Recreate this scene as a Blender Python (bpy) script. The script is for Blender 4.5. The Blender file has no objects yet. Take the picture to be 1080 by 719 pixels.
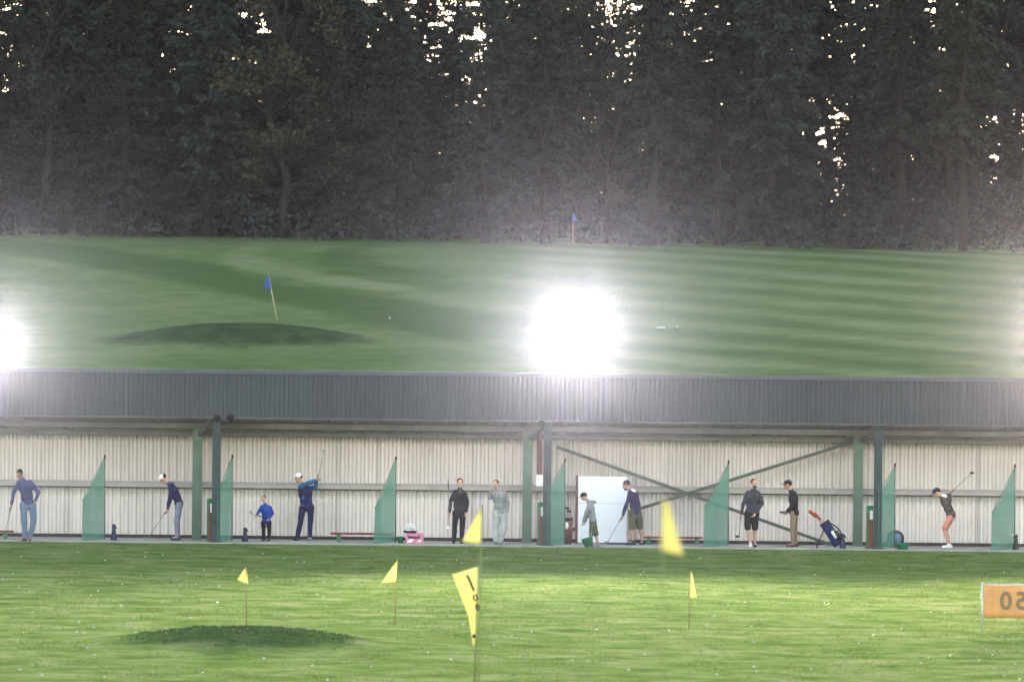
import bpy, bmesh, math, random
from mathutils import Vector, Matrix, Quaternion, noise as mnoise
R = math.radians
rnd = random.Random(7)
scene = bpy.context.scene
COL = scene.collection

# ------------------------------------------------------------------ camera
F, CX, CY = 6000.0, 540.0, 359.5
CAM = Vector((0.0, -150.0, 5.42))
ROLL = 0.0105
CAMROT = Matrix.Rotation(R(90), 3, 'X') @ Matrix.Rotation(ROLL, 3, 'Z')

def ray(px, py):
    return CAMROT @ Vector(((px - CX) / F, -(py - CY) / F, -1.0))
def at(px, py, y):
    """point seen at a photo pixel, on the vertical plane at depth y"""
    r = ray(px, py)
    return CAM + r * ((y - CAM.y) / r.y)
def on_plane(px, py, z):
    r = ray(px, py)
    return CAM + r * ((z - CAM.z) / r.z)
FLOOR = 0.03
STRIP = 8.8

def lerp(a, b, t): return a + (b - a) * t
def sstep(a, b, v):
    t = max(0.0, min(1.0, (v - a) / (b - a)))
    return t * t * (3 - 2 * t)

# ------------------------------------------------------------------ tagging
def tag(o, label=None, cat=None, group=None, kind=None):
    if label: o['label'] = label
    if cat: o['category'] = cat
    if group: o['group'] = group
    if kind: o['kind'] = kind
    return o
def empty(name, loc, label=None, cat=None, group=None, rz=0.0):
    o = bpy.data.objects.new(name, None)
    COL.objects.link(o)
    o.location = loc
    o.rotation_euler = (0, 0, rz)
    o.empty_display_size = 0.2
    return tag(o, label, cat, group)
def copy_tree(o, parent=None):
    c = o.copy()
    COL.objects.link(c)
    if parent is not None: c.parent = parent
    for ch in list(o.children): copy_tree(ch, c)
    return c

class MB:
    """collects geometry of ONE mesh object"""
    def __init__(s): s.v = []; s.f = []
    def add(s, vs, fs):
        n = len(s.v)
        s.v += [tuple(v) for v in vs]
        s.f += [tuple(i + n for i in f) for f in fs]
        return s
    def box(s, lo, hi, M=None):
        (a, b, c), (d, e, f) = lo, hi
        vs = [Vector(p) for p in ((a,b,c),(d,b,c),(d,e,c),(a,e,c),(a,b,f),(d,b,f),(d,e,f),(a,e,f))]
        if M is not None: vs = [M @ v for v in vs]
        return s.add(vs, [(0,3,2,1),(4,5,6,7),(0,1,5,4),(1,2,6,5),(2,3,7,6),(3,0,4,7)])
    def bar(s, p, q, w, h, up=(0, 0, 1)):
        p, q = Vector(p), Vector(q)
        d = (q - p).normalized()
        u = Vector(up)
        if abs(d.dot(u)) > .99: u = Vector((0, 1, 0))
        x = d.cross(u).normalized() * w / 2
        y = x.cross(d).normalized() * h / 2
        vs = [p-x-y, p+x-y, p+x+y, p-x+y, q-x-y, q+x-y, q+x+y, q-x+y]
        return s.add(vs, [(0,3,2,1),(4,5,6,7),(0,1,5,4),(1,2,6,5),(2,3,7,6),(3,0,4,7)])
    def tube(s, pts, rads, n=10, caps=True):
        pts = [Vector(p) for p in pts]
        if not hasattr(rads, '__len__'): rads = [rads] * len(pts)
        vs, fs = [], []
        prev = None
        for i, p in enumerate(pts):
            d = (pts[min(i+1, len(pts)-1)] - pts[max(i-1, 0)]).normalized()
            if prev is None:
                u = Vector((0,0,1)) if abs(d.z) < .9 else Vector((1,0,0))
                x = d.cross(u).normalized()
            else:
                x = (prev - d * prev.dot(d)).normalized()
            prev = x
            y = d.cross(x)
            for k in range(n):
                a = 2*math.pi*k/n
                vs.append(p + (x*math.cos(a) + y*math.sin(a)) * rads[i])
        for i in range(len(pts)-1):
            for k in range(n):
                fs.append((i*n+k, i*n+(k+1)%n, (i+1)*n+(k+1)%n, (i+1)*n+k))
        if caps:
            fs.append(tuple(range(n))[::-1]); fs.append(tuple((len(pts)-1)*n+k for k in range(n)))
        return s.add(vs, fs)
    def cone(s, a, b, ra, rb, n=12):
        """capsule with tapering radius"""
        a, b = Vector(a), Vector(b)
        d = b - a
        if d.length < 1e-5: d = Vector((0,0,1e-4))
        d.normalize()
        pts, rr = [], []
        for t in (-1, -.8, -.45): pts.append(a + d*ra*t); rr.append(ra*math.sqrt(max(0.002, 1-t*t)))
        pts.append(a); rr.append(ra); pts.append(b); rr.append(rb)
        for t in (.45, .8, 1): pts.append(b + d*rb*t); rr.append(rb*math.sqrt(max(0.002, 1-t*t)))
        return s.tube(pts, rr, n)
    def ell(s, c, r, M=None, nu=14, nv=10):
        c = Vector(c); vs, fs = [], []
        for j in range(nv+1):
            ph = math.pi*j/nv
            for i in range(nu):
                th = 2*math.pi*i/nu
                sp = max(math.sin(ph), .02)
                p = Vector((r[0]*sp*math.cos(th), r[1]*sp*math.sin(th), r[2]*math.cos(ph)))
                if M is not None: p = M @ p
                vs.append(c + p)
        for j in range(nv):
            for i in range(nu):
                fs.append((j*nu+i, (j+1)*nu+i, (j+1)*nu+(i+1)%nu, j*nu+(i+1)%nu))
        fs.append(tuple(range(nu))); fs.append(tuple(nv*nu+k for k in range(nu))[::-1])
        return s.add(vs, fs)
    def lathe(s, prof, c, n=20, M=None):
        vs, fs = [], []
        c = Vector(c)
        for r, z in prof:
            for k in range(n):
                a = 2*math.pi*k/n
                p = Vector((r*math.cos(a), r*math.sin(a), z))
                if M is not None: p = M @ p
                vs.append(c + p)
        for j in range(len(prof)-1):
            for k in range(n):
                fs.append((j*n+k, j*n+(k+1)%n, (j+1)*n+(k+1)%n, (j+1)*n+k))
        fs.append(tuple(range(n))[::-1]); fs.append(tuple((len(prof)-1)*n+k for k in range(n)))
        return s.add(vs, fs)
    def mesh(s, name, mat, smooth=False):
        me = bpy.data.meshes.new(name)
        me.from_pydata(s.v, [], s.f)
        me.materials.append(mat)
        if smooth: me.polygons.foreach_set('use_smooth', [True]*len(me.polygons))
        me.update()
        return me
    def build(s, name, mat, parent=None, smooth=False, world=True, bevel=0.0):
        """vertices are world coordinates; with a parent they become local to it"""
        o = bpy.data.objects.new(name, None if False else s.mesh(name, mat, smooth))
        COL.objects.link(o)
        if parent is not None:
            if world:
                inv = world_of(parent).inverted()
                o.data.transform(inv)
            o.parent = parent
        if bevel:
            m = o.modifiers.new('bevel', 'BEVEL'); m.width = bevel; m.segments = 2; m.limit_method = 'ANGLE'
        return o
def world_of(o):
    M = Matrix.LocRotScale(o.location, o.rotation_euler, o.scale)
    return (world_of(o.parent) @ M) if o.parent is not None else M

def solo(mb, name, mat, label, cat, group=None, smooth=False, base=None, kind=None):
    """a thing that is one mesh, origin at its base"""
    o = mb.build(name, mat, None, smooth)
    if base is None:
        vs = mb.v
        base = Vector((sum(v[0] for v in vs)/len(vs), sum(v[1] for v in vs)/len(vs), min(v[2] for v in vs)))
    o.data.transform(Matrix.Translation(-Vector(base)))
    o.location = base
    return tag(o, label, cat, group, kind)

# ------------------------------------------------------------------ materials
def newmat(name):
    m = bpy.data.materials.new(name); m.use_nodes = True
    nt = m.node_tree
    return m, nt, nt.nodes['Principled BSDF']
def lin(c):
    return tuple((x/12.92 if x <= .04045 else ((x+.055)/1.055)**2.4) for x in c)
def mat(name, c, rough=.7, var=.18, scale=6.0, bump=0.0, bscale=60.0, metal=0.0, c2=None, spec=.4, stretch=(1,1,1)):
    m, nt, b = newmat(name)
    tc = nt.nodes.new('ShaderNodeTexCoord')
    mp = nt.nodes.new('ShaderNodeMapping'); mp.inputs['Scale'].default_value = stretch
    nt.links.new(tc.outputs['Object'], mp.inputs[0])
    n = nt.nodes.new('ShaderNodeTexNoise'); n.inputs['Scale'].default_value = scale; n.inputs['Detail'].default_value = 5; n.inputs['Roughness'].default_value = .6
    nt.links.new(mp.outputs[0], n.inputs['Vector'])
    r = nt.nodes.new('ShaderNodeValToRGB')
    lo = c2 if c2 else tuple(x*(1-var) for x in c)
    hi = c if c2 else tuple(min(1, x*(1+var)) for x in c)
    r.color_ramp.elements[0].color = (*lo, 1); r.color_ramp.elements[1].color = (*hi, 1)
    r.color_ramp.elements[0].position = .32; r.color_ramp.elements[1].position = .68
    nt.links.new(n.outputs['Fac'], r.inputs[0]); nt.links.new(r.outputs[0], b.inputs['Base Color'])
    b.inputs['Roughness'].default_value = rough; b.inputs['Metallic'].default_value = metal
    b.inputs['Specular IOR Level'].default_value = spec
    if bump:
        n2 = nt.nodes.new('ShaderNodeTexNoise'); n2.inputs['Scale'].default_value = bscale; n2.inputs['Detail'].default_value = 4
        nt.links.new(mp.outputs[0], n2.inputs['Vector'])
        bp = nt.nodes.new('ShaderNodeBump'); bp.inputs['Strength'].default_value = bump; bp.inputs['Distance'].default_value = .02
        nt.links.new(n2.outputs['Fac'], bp.inputs['Height']); nt.links.new(bp.outputs[0], b.inputs['Normal'])
    return m
def cloth(name, c, **k):
    k.setdefault('rough', .9); k.setdefault('bump', .5); k.setdefault('bscale', 25); k.setdefault('spec', .15); k.setdefault('var', .22)
    return mat(name, c, **k)
def emit(name, c, s):
    m = bpy.data.materials.new(name); m.use_nodes = True
    nt = m.node_tree; nt.nodes.clear()
    e = nt.nodes.new('ShaderNodeEmission'); e.inputs[0].default_value = (*c, 1); e.inputs[1].default_value = s
    o = nt.nodes.new('ShaderNodeOutputMaterial'); nt.links.new(e.outputs[0], o.inputs[0])
    return m
def leafmat(name, c, c2, trans=.25):
    m, nt, b = newmat(name)
    g = nt.nodes.new('ShaderNodeNewGeometry'); oi = nt.nodes.new('ShaderNodeObjectInfo')
    n = nt.nodes.new('ShaderNodeTexNoise'); n.inputs['Scale'].default_value = .55; n.inputs['Detail'].default_value = 3
    nt.links.new(g.outputs['Position'], n.inputs['Vector'])
    ad = nt.nodes.new('ShaderNodeMath'); ad.operation = 'ADD'
    mu = nt.nodes.new('ShaderNodeMath'); mu.operation = 'MULTIPLY_ADD'; mu.inputs[1].default_value = .3; mu.inputs[2].default_value = -.15
    nt.links.new(oi.outputs['Random'], mu.inputs[0]); nt.links.new(n.outputs['Fac'], ad.inputs[0]); nt.links.new(mu.outputs[0], ad.inputs[1])
    a2 = nt.nodes.new('ShaderNodeMath'); a2.operation = 'MULTIPLY_ADD'; a2.inputs[1].default_value = .4
    nt.links.new(g.outputs['Random Per Island'], a2.inputs[0]); 
    s3 = nt.nodes.new('ShaderNodeMath'); s3.operation = 'SUBTRACT'; s3.inputs[1].default_value = .2
    nt.links.new(ad.outputs[0], s3.inputs[0]); nt.links.new(s3.outputs[0], a2.inputs[2])
    r = nt.nodes.new('ShaderNodeValToRGB')
    r.color_ramp.elements[0].color = (*c, 1); r.color_ramp.elements[1].color = (*c2, 1)
    r.color_ramp.elements[0].position = .25; r.color_ramp.elements[1].position = .8
    nt.links.new(a2.outputs[0], r.inputs[0]); nt.links.new(r.outputs[0], b.inputs['Base Color'])
    b.inputs['Roughness'].default_value = .65; b.inputs['Specular IOR Level'].default_value = .25
    t = nt.nodes.new('ShaderNodeBsdfTranslucent'); nt.links.new(r.outputs[0], t.inputs[0])
    mx = nt.nodes.new('ShaderNodeMixShader'); mx.inputs[0].default_value = trans
    nt.links.new(b.outputs[0], mx.inputs[1]); nt.links.new(t.outputs[0], mx.inputs[2])
    nt.links.new(mx.outputs[0], nt.nodes['Material Output'].inputs[0])
    return m

M = {}
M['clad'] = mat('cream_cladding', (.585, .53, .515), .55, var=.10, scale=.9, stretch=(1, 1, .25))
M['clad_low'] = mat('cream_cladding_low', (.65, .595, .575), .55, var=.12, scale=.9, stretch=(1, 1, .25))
M['fascia'] = mat('slate_fascia', (.042, .051, .063), .5, var=.22, scale=.7, stretch=(1, 1, .3))
M['flash'] = mat('slate_flashing', (.06, .072, .105), .45, var=.1, scale=1)
M['soffit'] = mat('roof_underside', (.20, .195, .18), .6, var=.15, scale=2)
M['beam'] = mat('grey_green_steel', (.075, .083, .07), .5, var=.2, scale=2)
M['rail'] = mat('grey_rail', (.33, .305, .30), .5, var=.12, scale=2)
M['brace'] = mat('dark_green_steel', (.035, .06, .042), .5, var=.2, scale=2)
M['green_steel'] = mat('green_steel', (.075, .135, .10), .5, var=.2, scale=2)
M['dark_post'] = mat('dark_teal_steel', (.018, .045, .052), .5, var=.25, scale=3)
M['concrete'] = mat('pale_concrete', (.33, .33, .32), .85, var=.18, scale=1.5)
M['black'] = mat('black_plastic', (.012, .012, .014), .5, var=.2)
M['navy_plastic'] = mat('navy_plastic', (.012, .018, .06), .5, var=.2)
M['white'] = mat('white_board', (.70, .73, .83), .5, var=.02, scale=1.2)
M['white_plastic'] = mat('white_plastic', (.8, .8, .8), .4, var=.04)
M['maroon'] = mat('maroon_paint', (.10, .03, .03), .5, var=.2)
M['red'] = mat('red_paint', (.17, .02, .018), .45, var=.2)
M['green_paint'] = mat('green_paint', (.015, .15, .055), .45, var=.2)
M['green_tub'] = mat('green_tub', (.02, .22, .10), .4, var=.12)
M['wood'] = mat('brown_timber', (.15, .068, .045), .75, var=.25, scale=4, stretch=(1, 1, .12))
M['pink'] = mat('pink_card', (.62, .20, .33), .6, var=.15, scale=8)
M['steel'] = mat('shaft_steel', (.20, .20, .21), .35, metal=.2, var=.1)
M['alu'] = mat('galvanised_tube', (.48, .50, .54), .4, metal=.3, var=.15)
M['orange'] = mat('orange_banner', (.74, .34, .13), .7, var=.12, scale=3)
M['num'] = mat('grey_number', (.24, .17, .10), .7, var=.1)
M['cane'] = mat('flag_cane', (.35, .21, .10), .6, var=.2)
M['cane_green'] = mat('flag_pole_olive', (.20, .21, .06), .6, var=.15)
M['ball'] = mat('ball_white', (.45, .46, .42), .35, var=.03)
M['bark'] = mat('bark', (.018, .016, .014), .9, var=.35, scale=5, bump=.6, bscale=15, stretch=(1, 1, .25))

def flagmat(name, c):
    m, nt, b = newmat(name)
    tc = nt.nodes.new('ShaderNodeTexCoord'); n = nt.nodes.new('ShaderNodeTexNoise'); n.inputs['Scale'].default_value = 9
    nt.links.new(tc.outputs['Object'], n.inputs['Vector'])
    r = nt.nodes.new('ShaderNodeValToRGB')
    r.color_ramp.elements[0].color = (*[x*.85 for x in c], 1); r.color_ramp.elements[1].color = (*c, 1)
    nt.links.new(n.outputs['Fac'], r.inputs[0]); nt.links.new(r.outputs[0], b.inputs['Base Color'])
    b.inputs['Roughness'].default_value = .75
    t = nt.nodes.new('ShaderNodeBsdfTranslucent'); nt.links.new(r.outputs[0], t.inputs[0])
    mx = nt.nodes.new('ShaderNodeMixShader'); mx.inputs[0].default_value = .5
    nt.links.new(b.outputs[0], mx.inputs[1]); nt.links.new(t.outputs[0], mx.inputs[2])
    nt.links.new(mx.outputs[0], nt.nodes['Material Output'].inputs[0])
    return m
M['yellow'] = flagmat('yellow_flag', (.84, .78, .36))
M['blue_flag'] = flagmat('blue_flag', (.08, .17, .62))
M['white_flag'] = flagmat('white_flag', (.7, .75, .85))

def netmat():
    m, nt, b = newmat('green_net')
    tc = nt.nodes.new('ShaderNodeTexCoord'); n = nt.nodes.new('ShaderNodeTexNoise'); n.inputs['Scale'].default_value = 3
    nt.links.new(tc.outputs['Object'], n.inputs['Vector'])
    r = nt.nodes.new('ShaderNodeValToRGB')
    r.color_ramp.elements[0].color = (.05, .21, .15, 1); r.color_ramp.elements[1].color = (.08, .28, .205, 1)
    nt.links.new(n.outputs['Fac'], r.inputs[0]); nt.links.new(r.outputs[0], b.inputs['Base Color'])
    b.inputs['Roughness'].default_value = .8
    tp = nt.nodes.new('ShaderNodeBsdfTransparent')
    mx = nt.nodes.new('ShaderNodeMixShader')
    n2 = nt.nodes.new('ShaderNodeTexNoise'); n2.inputs['Scale'].default_value = 1.3
    nt.links.new(tc.outputs['Object'], n2.inputs['Vector'])
    mr = nt.nodes.new('ShaderNodeMapRange'); mr.inputs[1].default_value = .3; mr.inputs[2].default_value = .7; mr.inputs[3].default_value = .14; mr.inputs[4].default_value = .32
    nt.links.new(n2.outputs['Fac'], mr.inputs[0]); nt.links.new(mr.outputs[0], mx.inputs[0])
    nt.links.new(b.outputs[0], mx.inputs[1]); nt.links.new(tp.outputs[0], mx.inputs[2])
    nt.links.new(mx.outputs[0], nt.nodes['Material Output'].inputs[0])
    return m
M['net'] = netmat()

# ------------------------------------------------------------------ terrain
KN = [(-450, 3.75), (0, 3.75), (35, 2.3), (60, 1.35), (75, .45), (92, 0), (110, 0), (150, 0), (163, .0), (186, 4.0), (205, 5.55), (235, 7.95), (258, 9.7), (272, 10.3), (300, 11.3), (335, 12.9), (370, 13.4), (700, 6), (3200, 0)]
def prof(d):
    if d <= KN[0][0]: return KN[0][1]
    for i in range(len(KN)-1):
        if d <= KN[i+1][0]:
            x0, y0 = KN[i]; x1, y1 = KN[i+1]
            def sl(k):
                if k <= 0 or k >= len(KN)-1: return 0.0
                a = (KN[k][1]-KN[k-1][1])/(KN[k][0]-KN[k-1][0]); b = (KN[k+1][1]-KN[k][1])/(KN[k+1][0]-KN[k][0])
                return 0.0 if a*b <= 0 else 2*a*b/(a+b)
            h = x1-x0; t = (d-x0)/h
            m0, m1 = sl(i)*h, sl(i+1)*h
            return (2*t**3-3*t*t+1)*y0 + (t**3-2*t*t+t)*m0 + (-2*t**3+3*t*t)*y1 + (t**3-t*t)*m1
    return KN[-1][1]
MOUND = on_plane(256, 678, 0)
HMOUND = at(252, 352, 53.5)
RIDGE = on_plane(510, 668, 0)
def zt(x, y, fine=True):
    d = y + 150
    z = prof(d)
    # the hillside tips a little to the right
    z -= .0062 * x * sstep(190, 262, d) * (1 if abs(x) < 120 else 120/abs(x))
    z += .35 * mnoise.noise(Vector((x*.03, y*.02, 3.1))) * sstep(175, 215, d) * (1 - sstep(240, 258, d))
    dx, dy = (x - MOUND.x)/2.05, (y - MOUND.y)/2.6
    q = dx*dx + dy*dy
    if q < 6: z += .27 * math.exp(-q**1.3)
    dx, dy = (x - HMOUND.x)/4.1, (y - HMOUND.y)/3.4
    q = dx*dx + dy*dy
    if q < 6: z += .66 * math.exp(-q**1.3)
    dx, dy = (x - RIDGE.x)/1.2, (y - RIDGE.y)/1.5
    q = dx*dx + dy*dy
    if q < 6: z += .06 * math.exp(-q)
    if fine and -66 < y < -.3 and abs(x) < 15:
        k = sstep(-.3, -2.0, y)
        z += k * (.030 * mnoise.noise(Vector((x*.35, y*.35, 0))) + .024 * mnoise.noise(Vector((x*1.1, y*1.1, 5))) + .012 * mnoise.noise(Vector((x*2.6, y*2.6, 9))))
    return z
def axis(lo, hi, step, outer, grow=1.35):
    a = [lo + i*step for i in range(int(round((hi-lo)/step))+1)]
    s = step; v = hi; up = []
    while v < outer[1]:
        s = min(s*grow, 260); v += s; up.append(v)
    s = step; v = lo; dn = []
    while v > outer[0]:
        s = min(s*grow, 260); v -= s; dn.append(v)
    return dn[::-1] + a + up
xs = axis(-14, 14, .2, (-1600, 1600))
ys = [y for y in axis(-66, .2, .2, (-420, .1), 1.4) if y <= .2 + 1e-6] + [1 + 1.0*i for i in range(130)]
v = ys[-1]; s = 1.0
while v < 3000: s = min(s*1.35, 300); v += s; ys.append(v)
g = MB()
g.v = [(x, y, zt(x, y)) for y in ys for x in xs]
nx = len(xs)
g.f = [(j*nx+i, j*nx+i+1, (j+1)*nx+i+1, (j+1)*nx+i) for j in range(len(ys)-1) for i in range(nx-1)]

def hill_at(px, py):
    r = ray(px, py); t = 160.0
    while t < 300:
        q = CAM + r*t
        if q.z < zt(q.x, q.y): return q
        t += .25
    return CAM + r*250
def circle3(*pp):
    (x1, y1), (x2, y2), (x3, y3) = [(hill_at(*p).x, hill_at(*p).y) for p in pp]
    a = 2*(x1*(y2-y3)+x2*(y3-y1)+x3*(y1-y2))
    cx = ((x1*x1+y1*y1)*(y2-y3)+(x2*x2+y2*y2)*(y3-y1)+(x3*x3+y3*y3)*(y1-y2))/a
    cy = ((x1*x1+y1*y1)*(x3-x2)+(x2*x2+y2*y2)*(x1-x3)+(x3*x3+y3*y3)*(x2-x1))/a
    return cx, cy, math.hypot(x1-cx, y1-cy)
def grassmat():
    m, nt, b = newmat('mown_grass')
    N, L = nt.nodes.new, nt.links.new
    geo = N('ShaderNodeNewGeometry')
    sep = N('ShaderNodeSeparateXYZ'); L(geo.outputs['Position'], sep.inputs[0])
    def noise(scale, detail=4, rough=.6, vec=None, dist=0):
        n = N('ShaderNodeTexNoise'); n.inputs['Scale'].default_value = scale; n.inputs['Detail'].default_value = detail; n.inputs['Roughness'].default_value = rough; n.inputs['Distortion'].default_value = dist
        L(vec if vec is not None else geo.outputs['Position'], n.inputs['Vector']); return n.outputs['Fac']
    def ramp(fac, stops):
        r = N('ShaderNodeValToRGB'); e = r.color_ramp.elements
        while len(e) < len(stops): e.new(.5)
        for i, (p, c) in enumerate(stops): e[i].position = p; e[i].color = (*c, 1)
        L(fac, r.inputs[0]); return r.outputs[0]
    def mr(v, a, b_, c=0, d=1):
        n = N('ShaderNodeMapRange'); n.clamp = True
        for i, x in enumerate((a, b_, c, d)): n.inputs[i+1].default_value = x
        n.interpolation_type = 'SMOOTHSTEP'
        L(v, n.inputs[0]); return n.outputs[0]
    def math_(op, a, b_=None, c=None):
        n = N('ShaderNodeMath'); n.operation = op
        for i, x in enumerate((a, b_, c)):
            if x is None: continue
            if isinstance(x, (int, float)): n.inputs[i].default_value = x
            else: L(x, n.inputs[i])
        return n.outputs[0]
    def mix(f, a, b_, bt='MIX'):
        n = N('ShaderNodeMix'); n.data_type = 'RGBA'; n.blend_type = bt
        if isinstance(f, (int, float)): n.inputs[0].default_value = f
        else: L(f, n.inputs[0])
        for k, x in ((6, a), (7, b_)):
            if isinstance(x, tuple): n.inputs[k].default_value = (*x, 1)
            else: L(x, n.inputs[k])
        return n.outputs[2]
    X, Y = sep.outputs[0], sep.outputs[1]
    # range: worn, straw-tinted turf in patches of half a metre to several metres
    n_big = noise(.12, 3); n_mid = noise(.75, 5, .65); n_fine = noise(5.0, 4, .7)
    near = ramp(n_mid, [(.33, (.082, .132, .030)), (.45, (.15, .208, .052)), (.55, (.225, .262, .088)), (.68, (.32, .31, .15))])
    near = mix(math_('MULTIPLY', mr(n_big, .35, .65), .55), near, mix(.5, near, (.11, .185, .034)))
    near = mix(mr(n_fine, .5, .75, 0, .5), near, (.06, .10, .026))
    # hillside: mown stripes, two directions of cut
    wob = math_('MULTIPLY_ADD', noise(.06, 2), 4.5, -2.25)
    s1 = math_('ADD', math_('ADD', math_('MULTIPLY', X, .68), math_('MULTIPLY', Y, .73)), wob)
    st1 = math_('SINE', math_('MULTIPLY', s1, 1.05))
    # curved swathes on the left round the little green
    def swathe(c, width):
        ddx = math_('SUBTRACT', X, c[0]); ddy = math_('SUBTRACT', Y, c[1])
        r_ = math_('SQRT', math_('ADD', math_('MULTIPLY', ddx, ddx), math_('MULTIPLY', ddy, ddy)))
        d_ = math_('ABSOLUTE', math_('ADD', math_('SUBTRACT', r_, c[2]), math_('MULTIPLY', wob, .18)))
        return mr(d_, width*.5, width, 1, 0)
    sw = math_('SUBTRACT', swathe(circle3((285, 275), (350, 299), (480, 317)), 2.6), math_('MULTIPLY', swathe(circle3((150, 279), (265, 299), (430, 331)), 3.6), 1.3))
    sw = math_('SUBTRACT', sw, swathe(circle3((330, 270), (420, 292), (520, 303)), 3.0))
    st2 = math_('MULTIPLY', sw, 1.5)
    side = mr(math_('ADD', X, wob), -4, 4)
    st = math_('ADD', math_('MULTIPLY', st1, side), math_('MULTIPLY', st2, math_('SUBTRACT', 1.0, side)))
    hn = noise(.9, 5, .65)
    f = math_('ADD', math_('MULTIPLY', st, .095), math_('ADD', math_('MULTIPLY', n_big, .50), math_('MULTIPLY', hn, .40)))
    hill = ramp(f, [(.26, (.052, .094, .028)), (.42, (.086, .134, .044)), (.56, (.132, .172, .074)), (.70, (.18, .205, .115))])
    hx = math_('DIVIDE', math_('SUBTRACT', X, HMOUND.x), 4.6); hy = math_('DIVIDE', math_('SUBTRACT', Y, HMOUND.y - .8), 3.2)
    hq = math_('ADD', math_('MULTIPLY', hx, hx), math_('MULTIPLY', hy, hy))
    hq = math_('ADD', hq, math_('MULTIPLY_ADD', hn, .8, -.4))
    hill = mix(mr(hq, .55, 1.45, .92, 0), hill, mix(mr(hn, .35, .65), (.016, .036, .013), (.032, .06, .022)))  # long dark grass, with shade of the camera-side slope in its colour
    # rough longer grass on the practice mound, with its shade in the colour
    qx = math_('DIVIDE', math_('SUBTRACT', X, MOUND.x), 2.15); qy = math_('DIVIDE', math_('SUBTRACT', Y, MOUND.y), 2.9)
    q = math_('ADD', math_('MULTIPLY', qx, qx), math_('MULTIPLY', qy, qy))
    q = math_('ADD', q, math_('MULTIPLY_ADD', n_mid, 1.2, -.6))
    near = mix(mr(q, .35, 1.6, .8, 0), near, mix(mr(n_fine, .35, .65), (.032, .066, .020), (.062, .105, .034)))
    # darker green strip before the bays: shade below the floodlights put into the colour
    strip = mr(math_('ADD', Y, math_('MULTIPLY_ADD', n_mid, 8.0, -4.0)), -24, -13)
    near = mix(math_('MULTIPLY', strip, .42), near, mix(mr(n_mid, .35, .65), (.030, .062, .016), (.052, .092, .026)))
    c = mix(mr(Y, 4, 8), near, hill)
    L(c, b.inputs['Base Color'])
    b.inputs['Roughness'].default_value = .95; b.inputs['Specular IOR Level'].default_value = 0.0
    bp = N('ShaderNodeBump'); bp.inputs['Strength'].default_value = .8; bp.inputs['Distance'].default_value = .05
    L(math_('ADD', n_fine, n_mid), bp.inputs['Height']); L(bp.outputs[0], b.inputs['Normal'])
    return m
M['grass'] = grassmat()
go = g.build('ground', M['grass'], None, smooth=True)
tag(go, 'mown green turf of the range and the hillside', None, None, 'structure')

# loose grass blades on the visible part of the range
def blades():
    b = MB(); r = random.Random(3)
    for i in range(15000):
        y = -r.uniform(.5, 63); w = 10.5 + 2.5*(y+150)/150
        x = r.uniform(-w, w)
        if mnoise.noise(Vector((x*.6, y*.6, 2))) < -.05 or ((x-MOUND.x)/2.6)**2 + ((y-MOUND.y)/3.2)**2 < 1: continue
        for k in range(4): one(b, r, x + r.gauss(0, .07), y + r.gauss(0, .07), r.uniform(.025, .065))
    return b
def one(b, r, x, y, h):
        z = zt(x, y)
        a = r.uniform(0, 6.28); w = r.uniform(.008, .018)
        lx, ly = r.gauss(0, .5)*h, r.gauss(0, .5)*h
        n = len(b.v)
        b.v += [(x - w*math.cos(a), y - w*math.sin(a), z-.01), (x + w*math.cos(a), y + w*math.sin(a), z-.01), (x+lx, y+ly, z+h)]
        b.f.append((n, n+1, n+2))
def rough():
    b = MB(); r = random.Random(4)
    for i in range(1500):
        x = MOUND.x + r.gauss(0, 1.2); y = MOUND.y + r.gauss(0, 1.35)
        q = ((x-MOUND.x)/2.05)**2 + ((y-MOUND.y)/2.6)**2
        if q > 1.1: continue
        for k in range(3): one(b, r, x + r.gauss(0, .04), y + r.gauss(0, .04), r.uniform(.02, .045))
    return b
M['blade'] = leafmat('grass_blade', (.09, .135, .03), (.16, .195, .06), .3)
M['rough'] = leafmat('rough_blade', (.032, .064, .020), (.06, .10, .034), .1)  # dark blade colours also carry the mound's shade
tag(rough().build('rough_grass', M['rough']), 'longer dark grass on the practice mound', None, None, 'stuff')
tag(blades().build('grass', M['blade']), 'short loose blades standing up from the mown range', None, None, 'stuff')

# ------------------------------------------------------------------ the shed of driving bays
XL, XR = -21.0, 21.0
shed = empty('driving_range_shed', (0, 1.5, 0), 'long low open fronted shed of golf bays with slate fascia and cream corrugated back wall', 'building')
def profile_sheet(x0, x1, z0, z1, y, pitch, depth, crown=.30, slope=.20, face=-1, y1=None, thick=0):
    """box profile cladding, ribs run from z0 to z1 (and from y to y1)"""
    b = MB(); pts = []; x = x0
    y1 = y if y1 is None else y1
    while x < x1:
        for t, o in ((0, 0), (1-crown-slope*2, 0), (1-crown-slope, 1), (1-slope, 1)):
            pts.append((x + t*pitch, o*depth))
        x += pitch
    n = len(pts)
    b.v = [(p, y + face*o, z0) for p, o in pts] + [(p, y1 + face*o, z1) for p, o in pts]
    b.f = [(i, i+1, n+i+1, n+i) for i in range(n-1)]
    return b
YW = 3.05
ztop = 2.86
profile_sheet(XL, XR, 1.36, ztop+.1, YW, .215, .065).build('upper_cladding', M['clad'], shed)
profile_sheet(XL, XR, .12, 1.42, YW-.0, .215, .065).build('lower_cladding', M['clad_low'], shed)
MB().box((XL, YW+.02, 0), (XR, YW+.12, ztop+.1)).build('back_sheeting', M['beam'], shed)
MB().box((XL, YW-.10, FLOOR), (XR, YW-.02, .12)).build('skirting', M['black'], shed)
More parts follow.
